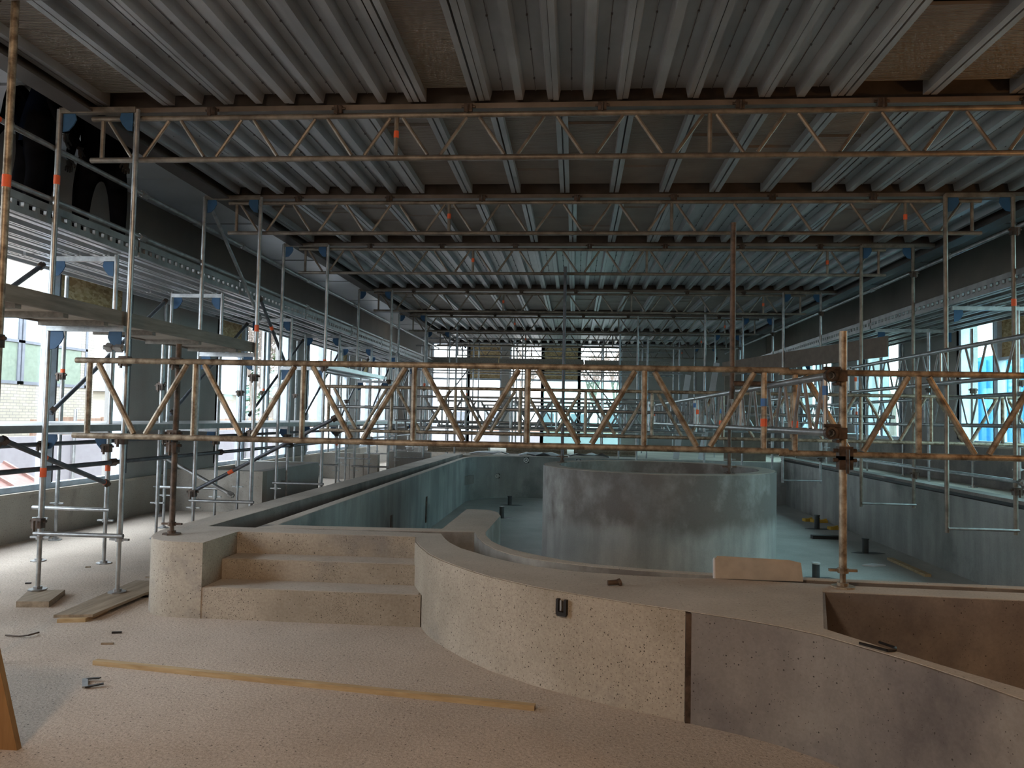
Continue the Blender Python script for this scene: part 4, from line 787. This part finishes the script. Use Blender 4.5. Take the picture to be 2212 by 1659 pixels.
# ================================================================== PEOPLE on the upper left deck (dark working clothes)
def skin_body(name, joints, edges, mat, parent, root):
    me = bpy.data.meshes.new(name); me.from_pydata([j[:3] for j in joints], edges, []); me.update()
    o = bpy.data.objects.new(name, me); COL.objects.link(o); o.parent = parent; me.materials.append(M[mat])
    sk = o.modifiers.new('skin', 'SKIN'); sk.use_smooth_shade = True
    if not me.skin_vertices: me.attributes
    bpy.context.view_layer.objects.active = o
    for i, j in enumerate(joints):
        sv = me.skin_vertices[0].data[i]; r = j[3]; sv.radius = r if isinstance(r, tuple) else (r, r); sv.use_root = (i == root)
    sb = o.modifiers.new('subdivision', 'SUBSURF'); sb.levels = 1; sb.render_levels = 2
    return o
def person(loc, rz, label, lean, stance, trousers, arm):
    p = thing('person', label, 'person', loc); p.rotation_euler = (0, 0, rz)
    l = lean; hx = stance
    J = [(0, 0, .92, (.17, .12)),                                   # 0 pelvis
         (hx, .0, .80, .12), (hx + .03, .03, .45, .095), (hx + .04, -.03, .09, .07), (hx + .03, .10, .04, .045),   # right leg to toe
         (-hx, .0, .80, .12), (-hx - .03, .05, .46, .095), (-hx - .04, -.02, .09, .07), (-hx - .04, .11, .04, .045),
         (0, .08 * l, 1.12, (.17, .12)), (0, .22 * l, 1.32, (.18, .12)), (0, .32 * l, 1.42, (.10, .09)), (0, .42 * l, 1.49, .055),  # spine, chest, neck
         (.19, .30 * l, 1.38, .075), (.25, .22 * l + .03, 1.10, .055), (.25 + arm, .26 * l + .10, .86, .042), (.25 + arm, .27 * l + .12, .80, .034),
         (-.19, .30 * l, 1.38, .075), (-.26, .22 * l + .05, 1.10, .055), (-.24, .30 * l + .16, .90, .042), (-.24, .31 * l + .18, .84, .034)]
    E_ = [(0, 1), (1, 2), (2, 3), (3, 4), (0, 5), (5, 6), (6, 7), (7, 8), (0, 9), (9, 10), (10, 11), (11, 12), (10, 13), (13, 14), (14, 15), (15, 16), (10, 17), (17, 18), (18, 19), (19, 20)]
    body = skin_body('body', J, E_, 'cloth', p, 0)
    hd = MB(); c = Vector((0, .50 * l, 1.60)); n, mm = 14, 10
    for i in range(mm + 1):
        th = PI * i / mm
        for j in range(n):
            ph = 2 * PI * j / n; x, y, z = math.sin(th) * math.cos(ph), math.sin(th) * math.sin(ph), math.cos(th)
            y_ = y * .098 + (.02 if (y > .9 and abs(x) < .3 and abs(z) < .35) else 0); jaw = 1 - .25 * max(0, -z)
            hd.v.append((c.x + x * .075 * jaw, c.y + y_ * jaw, c.z + z * .118))
    hd.f = [(i * n + j, (i + 1) * n + j, (i + 1) * n + (j + 1) % n, i * n + (j + 1) % n) for i in range(mm) for j in range(n)]
    for s in (-1, 1): hd.obox((c.x + s * .078, c.y - .01, c.z), (.008, 0, 0), (0, .02, 0), (0, 0, .032))
    head = place(hd.mesh('head', 'skin', True, angle=80), 'head', p)
    fc = MB().obox((c.x, c.y + .105, c.z - .015), (.011, 0, 0), (0, .014, -.006), (0, 0, .024)).obox((c.x, c.y + .088, c.z - .06), (.024, 0, 0), (0, .006, 0), (0, 0, .006))
    for s in (-1, 1): fc.obox((c.x + s * .03, c.y + .09, c.z + .012), (.014, 0, 0), (0, .006, 0), (0, 0, .006))
    place(fc.mesh('face_features', 'skin'), 'face_features', head)
    hm = MB(); 
    for i in range(5):
        th = PI / 2 * i / 4
        for j in range(n): ph = 2 * PI * j / n; hm.v.append((c.x + math.sin(th) * math.cos(ph) * .10, c.y + math.sin(th) * math.sin(ph) * .125, c.z + .03 + math.cos(th) * .11))
    hm.f = [(i * n + j, (i + 1) * n + j, (i + 1) * n + (j + 1) % n, i * n + (j + 1) % n) for i in range(4) for j in range(n)] + [tuple(range(4 * n + n - 1, 4 * n - 1, -1))]
    place(hm.mesh('helmet', 'cloth', True, angle=70), 'helmet', head)
    # hands: palm and five fingers
    for s, w_ in ((1, 16), (-1, 20)):
        wx, wy, wz, _ = J[w_]
        HJ = [(wx, wy, wz + .02, (.03, .018)), (wx, wy + .01, wz - .05, (.04, .016))]; HE = [(0, 1)]
        for q in range(4):
            fx = (q - 1.5) * .019; Lq = (.062, .072, .068, .054)[q]; b0 = len(HJ)
            HJ += [(wx + fx, wy + .012, wz - .075, .0095), (wx + fx, wy + .022, wz - .075 - Lq * .5, .0088), (wx + fx, wy + .045, wz - .075 - Lq * .9, .0078)]; HE += [(1, b0), (b0, b0 + 1), (b0 + 1, b0 + 2)]
        b0 = len(HJ); HJ += [(wx - s * .035, wy + .02, wz - .03, .011), (wx - s * .052, wy + .04, wz - .065, .0095), (wx - s * .05, wy + .055, wz - .09, .008)]; HE += [(0, b0), (b0, b0 + 1), (b0 + 1, b0 + 2)]
        skin_body('hand', HJ, HE, 'glove', p, 0)
    # jacket skirt and boots
    jk = MB(); secs = [(1.30, .21, .15, .20 * l), (1.1, .20, .145, .08 * l), (.92, .205, .15, 0), (.74, .215, .155, 0)]
    for z, rx, ry, oy in secs:
        for j in range(16): ph = 2 * PI * j / 16; jk.v.append((rx * math.cos(ph), oy + ry * math.sin(ph), z + .015 * math.sin(3 * ph)))
    jk.f = [(i * 16 + j, i * 16 + (j + 1) % 16, (i + 1) * 16 + (j + 1) % 16, (i + 1) * 16 + j) for i in range(3) for j in range(16)]
    place(jk.mesh('jacket', trousers, True), 'jacket', p)
    for a_, tq in ((3, 4), (7, 8)):
        x, y, z, _ = J[a_]; x2, y2, z2, _ = J[tq]
        place(MB().tube((x, y, .10), (x, y, .22), .065, 10).prism([(x - .05, y - .08), (x + .05, y - .08), (x2 + .05, y2 + .02), (x2 + .03, y2 + .07), (x2 - .03, y2 + .07), (x2 - .05, y2 + .02)], 0, .10).mesh('boot', 'boot', True), 'boot', p)
    return p
person((-5.0, 7.55, 3.30), math.radians(-150), 'person in black work clothes standing on the upper left deck, right one', .55, .14, 'cloth', .02)
person((-5.02, 6.62, 3.30), math.radians(-60), 'person in black work clothes on the upper left deck nearest the rusty post', .45, .15, 'navy', .05)
person((-5.4, 7.1, 3.30), math.radians(100), 'person with navy trousers half hidden behind the middle deck post', .45, .11, 'navy', .04)
# ================================================================== OUTSIDE
tag(build(MB().box((-60, -20, -.6), (-6.96, 80, -.35)).box((-6.96, 28.6, -.6), (60, 80, -.35)).box((7.3, -20, -.6), (60, 28.6, -.35)), 'site_ground', 'mud'), 'muddy building site ground outside the hall', 'ground', None, 'stuff')
# cream brick building seen through the left window
bb = thing('brick_building', 'cream brick building with blue framed windows beyond the left window', 'building', (-14, 16, -.35))
build(MB().box((-20, 4.0, -.35), (-14, 21.2, 2.2)).box((-20, 4, 4.4), (-14, 21.2, 7.0)).box((-20, 20.6, 2.2), (-14, 21.2, 4.4)), 'wall', 'brick', bb)
for k in range(6):
    y0 = 5.0 + k * 2.65; 
    w_ = build(MB().box((-14.06, y0, 2.2), (-13.98, y0 + 2.6, 2.28)).box((-14.06, y0, 4.32), (-13.98, y0 + 2.6, 4.4)).box((-14.06, y0, 2.2), (-13.98, y0 + .09, 4.4)).box((-14.06, y0 + 2.51, 2.2), (-13.98, y0 + 2.6, 4.4)).box((-14.06, y0 + 1.25, 2.2), (-13.98, y0 + 1.35, 4.4)).box((-14.06, y0, 3.25), (-13.98, y0 + 2.6, 3.32)), 'window', 'slate', bb)
    for a_, b2 in ((y0 + .09, y0 + 1.25), (y0 + 1.35, y0 + 2.51)):
        for z0, z1, mt in ((2.28, 3.25, 'green' if k >= 4 else 'winblue'), (3.32, 4.32, 'winblue')): build(MB().box((-14.04, a_, z0), (-14.01, b2, z1)), 'pane', mt, w_)
# white site hoarding
for k in range(9):
    y0 = 6.0 + k * 2.5
    h = thing('hoarding_panel', 'pale lavender hoarding panel beyond the left windows, %s from the camera' % ORD[k], 'hoarding', (-9.3, y0, -.35), 'hoarding panels outside')
    build(MB().box((-9.33, y0, -.35), (-9.28, y0 + 2.46, 1.12)), 'sheet', 'hoard', h); build(MB().tube((-9.24, y0, -.35), (-9.24, y0, 1.6), .03, 8), 'post', 'galv', h)
rf = thing('red_roof_sheet', 'faded red ribbed roof sheet leaning outside the nearest left window', 'roof sheet', (-8.0, 10, -.35))
build(MB().plate([(-7.5, 7.6, .15), (-7.5, 11.2, .15), (-8.6, 11.0, .75), (-8.6, 7.4, .75)], (.5, 0, 1), .03), 'sheet', 'redroof', rf)
for k in range(7):
    y = 7.75 + k * .55; build(MB().bar((-7.5, y, .18), (-8.6, y - .1, .78), .05, .04), 'rib', 'redroof', rf)
# house with slate roof
hs = thing('slate_house', 'house with grey slate roof beyond the second left window', 'house', (-24, 44, -.35))
build(MB().box((-28, 40, -.35), (-20, 52, 2.6)), 'wall', 'brick', hs); build(MB().add([(-28.5, 39.5, 2.6), (-19.5, 39.5, 2.6), (-19.5, 52.5, 2.6), (-28.5, 52.5, 2.6), (-24, 41.5, 6.2), (-24, 50.5, 6.2)], [(0, 1, 4), (1, 2, 5, 4), (2, 3, 5), (3, 0, 4, 5), (3, 2, 1, 0)]), 'roof', 'slate', hs)
for y in (42.5, 45.5, 48.5): w_ = build(MB().box((-20.0, y, .8), (-19.94, y + 1.2, 2.0)), 'window', 'frame', hs); build(MB().box((-19.95, y + .1, .9), (-19.92, y + 1.1, 1.9)), 'pane', 'winblue', w_)
fn = thing('board_fence', 'brown board fence outside beyond the left windows', 'fence', (-12, 26, -.35))
for k in range(40): build(MB().box((-12.0, 16 + k * .5, -.35), (-11.95, 16.48 + k * .5, 1.35 + .03 * (k % 3))), 'fence_board', 'fence', fn)
# bare trees
def tree(x, y, h, seed, label, fir=False):
    r_ = random.Random(seed); t = thing('bare_tree' if not fir else 'evergreen_tree', label, 'tree', (x, y, -.35), 'trees beyond the site')
    tr = MB(); br = MB()
    if fir:
        tr.tube((x, y, -.35), (x, y, h * .4), .15, 8)
        for k in range(420):
            z = r_.random(); rad = (1 - z) * h * .32; a_ = r_.random() * 6.28; c = Vector((x + math.cos(a_) * rad * r_.random() ** .4, y + math.sin(a_) * rad * r_.random() ** .4, h * .12 + z * h * .88))
            dd = Vector((math.cos(a_), math.sin(a_), -.4)) * .3; s_ = Vector((-math.sin(a_), math.cos(a_), .2)) * .16; br.add([c, c + dd + s_, c + dd * 1.5, c + dd - s_], [(0, 1, 2, 3)])
        build(tr, 'trunk', 'bark', t); build(br, 'foliage', 'fir', t); return
    tr.tube((x, y, -.35), (x, y, h * .35), h * .022, 8, h * .016)
    def grow(p, d, L, r, lev):
        q = p + d * L; br.tube(p, q, r, 5, r * .6)
        if lev == 0: return
        for _ in range(4 if lev > 1 else 3):
            nd = (d + Vector((r_.uniform(-.7, .7), r_.uniform(-.7, .7), r_.uniform(-.15, .6)))).normalized(); grow(p + d * L * r_.uniform(.45, 1), nd, L * r_.uniform(.55, .8), r * .55, lev - 1)
    for _ in range(5): grow(Vector((x, y, h * .3)), Vector((r_.uniform(-.5, .5), r_.uniform(-.5, .5), 1)).normalized(), h * .26, h * .011, 4)
    build(tr, 'trunk', 'bark', t); build(br, 'branches', 'bark', t)
tree(-16.5, 27, 7.5, 1, 'bare tree beyond the nearest left window'); tree(-19, 36, 8, 2, 'bare tree behind the board fence')
tree(-13, 30, 6.5, 5, 'bare tree close to the slate house'); tree(-15.5, 38, 6.0, 3, 'evergreen tree beside the slate house', True)
tree(-4.5, 62, 8.5, 8, 'bare tree far behind the back windows, left'); tree(1.5, 60, 8, 9, 'bare tree far behind the turquoise panes'); tree(3.5, 66, 9, 10, 'bare tree far behind the back windows, right')
# site cabins behind
for k, (x, y, mt, lb) in enumerate(((-7.5, 44, 'whitecab', 'long white site cabin behind the back windows'), (1.2, 45, 'whitecab', 'white site cabin behind the turquoise panes'))):
    c = thing('site_cabin', lb, 'cabin', (x, y, -.35), 'site cabins'); build(MB().box((x - 4, y, -.2), (x + 4, y + 2.6, 2.5)), 'body', mt, c); build(MB().box((x - 4.1, y - .1, 2.5), (x + 4.1, y + 2.7, 2.62)), 'roof', 'white', c)
    for q in range(4): w_ = build(MB().box((x - 3.4 + q * 1.9, y - .03, 1.0), (x - 2.3 + q * 1.9, y + .02, 2.0)), 'window', 'frame', c); build(MB().box((x - 3.3 + q * 1.9, y - .04, 1.1), (x - 2.4 + q * 1.9, y, 1.9)), 'pane', 'slate', w_)
t = thing('timber_stack', 'stack of pale timber outside the back windows', 'timber', (-1.2, 33, -.35))
for k in range(6): build(MB().box((-4.5, 33 + .02 * k, -.35 + k * .26), (2.6, 34.2, -.13 + k * .26)), 'board', ('plank', 'fence')[k % 2], t)
h = thing('hoarding_panel', 'white hoarding run just behind the back windows', 'hoarding', (-1.5, 31, -.35)); build(MB().box((-6, 31, -.35), (5, 31.06, 1.05)), 'sheet', 'hoard', h)
# blue container and truck shape outside the right windows
t = thing('blue_container', 'bright blue container outside the right windows', 'container', (11.2, 18, -.35)); build(MB().box((10.4, 14, .9), (13, 24, 3.4)), 'body', 'bluebox', t)
for k in range(24): build(MB().box((10.36, 14.2 + k * .4, 1.0), (10.40, 14.4 + k * .4, 3.3)), 'rib', 'bluebox', t)
build(MB().box((10.38, 14, .55), (13, 24, .9)), 'base_frame', 'whitecab', t)
tree(15.5, 21, 7, 12, 'bare tree outside the right windows')
tree(12, 30, 8, 13, 'bare tree farther outside the right windows')
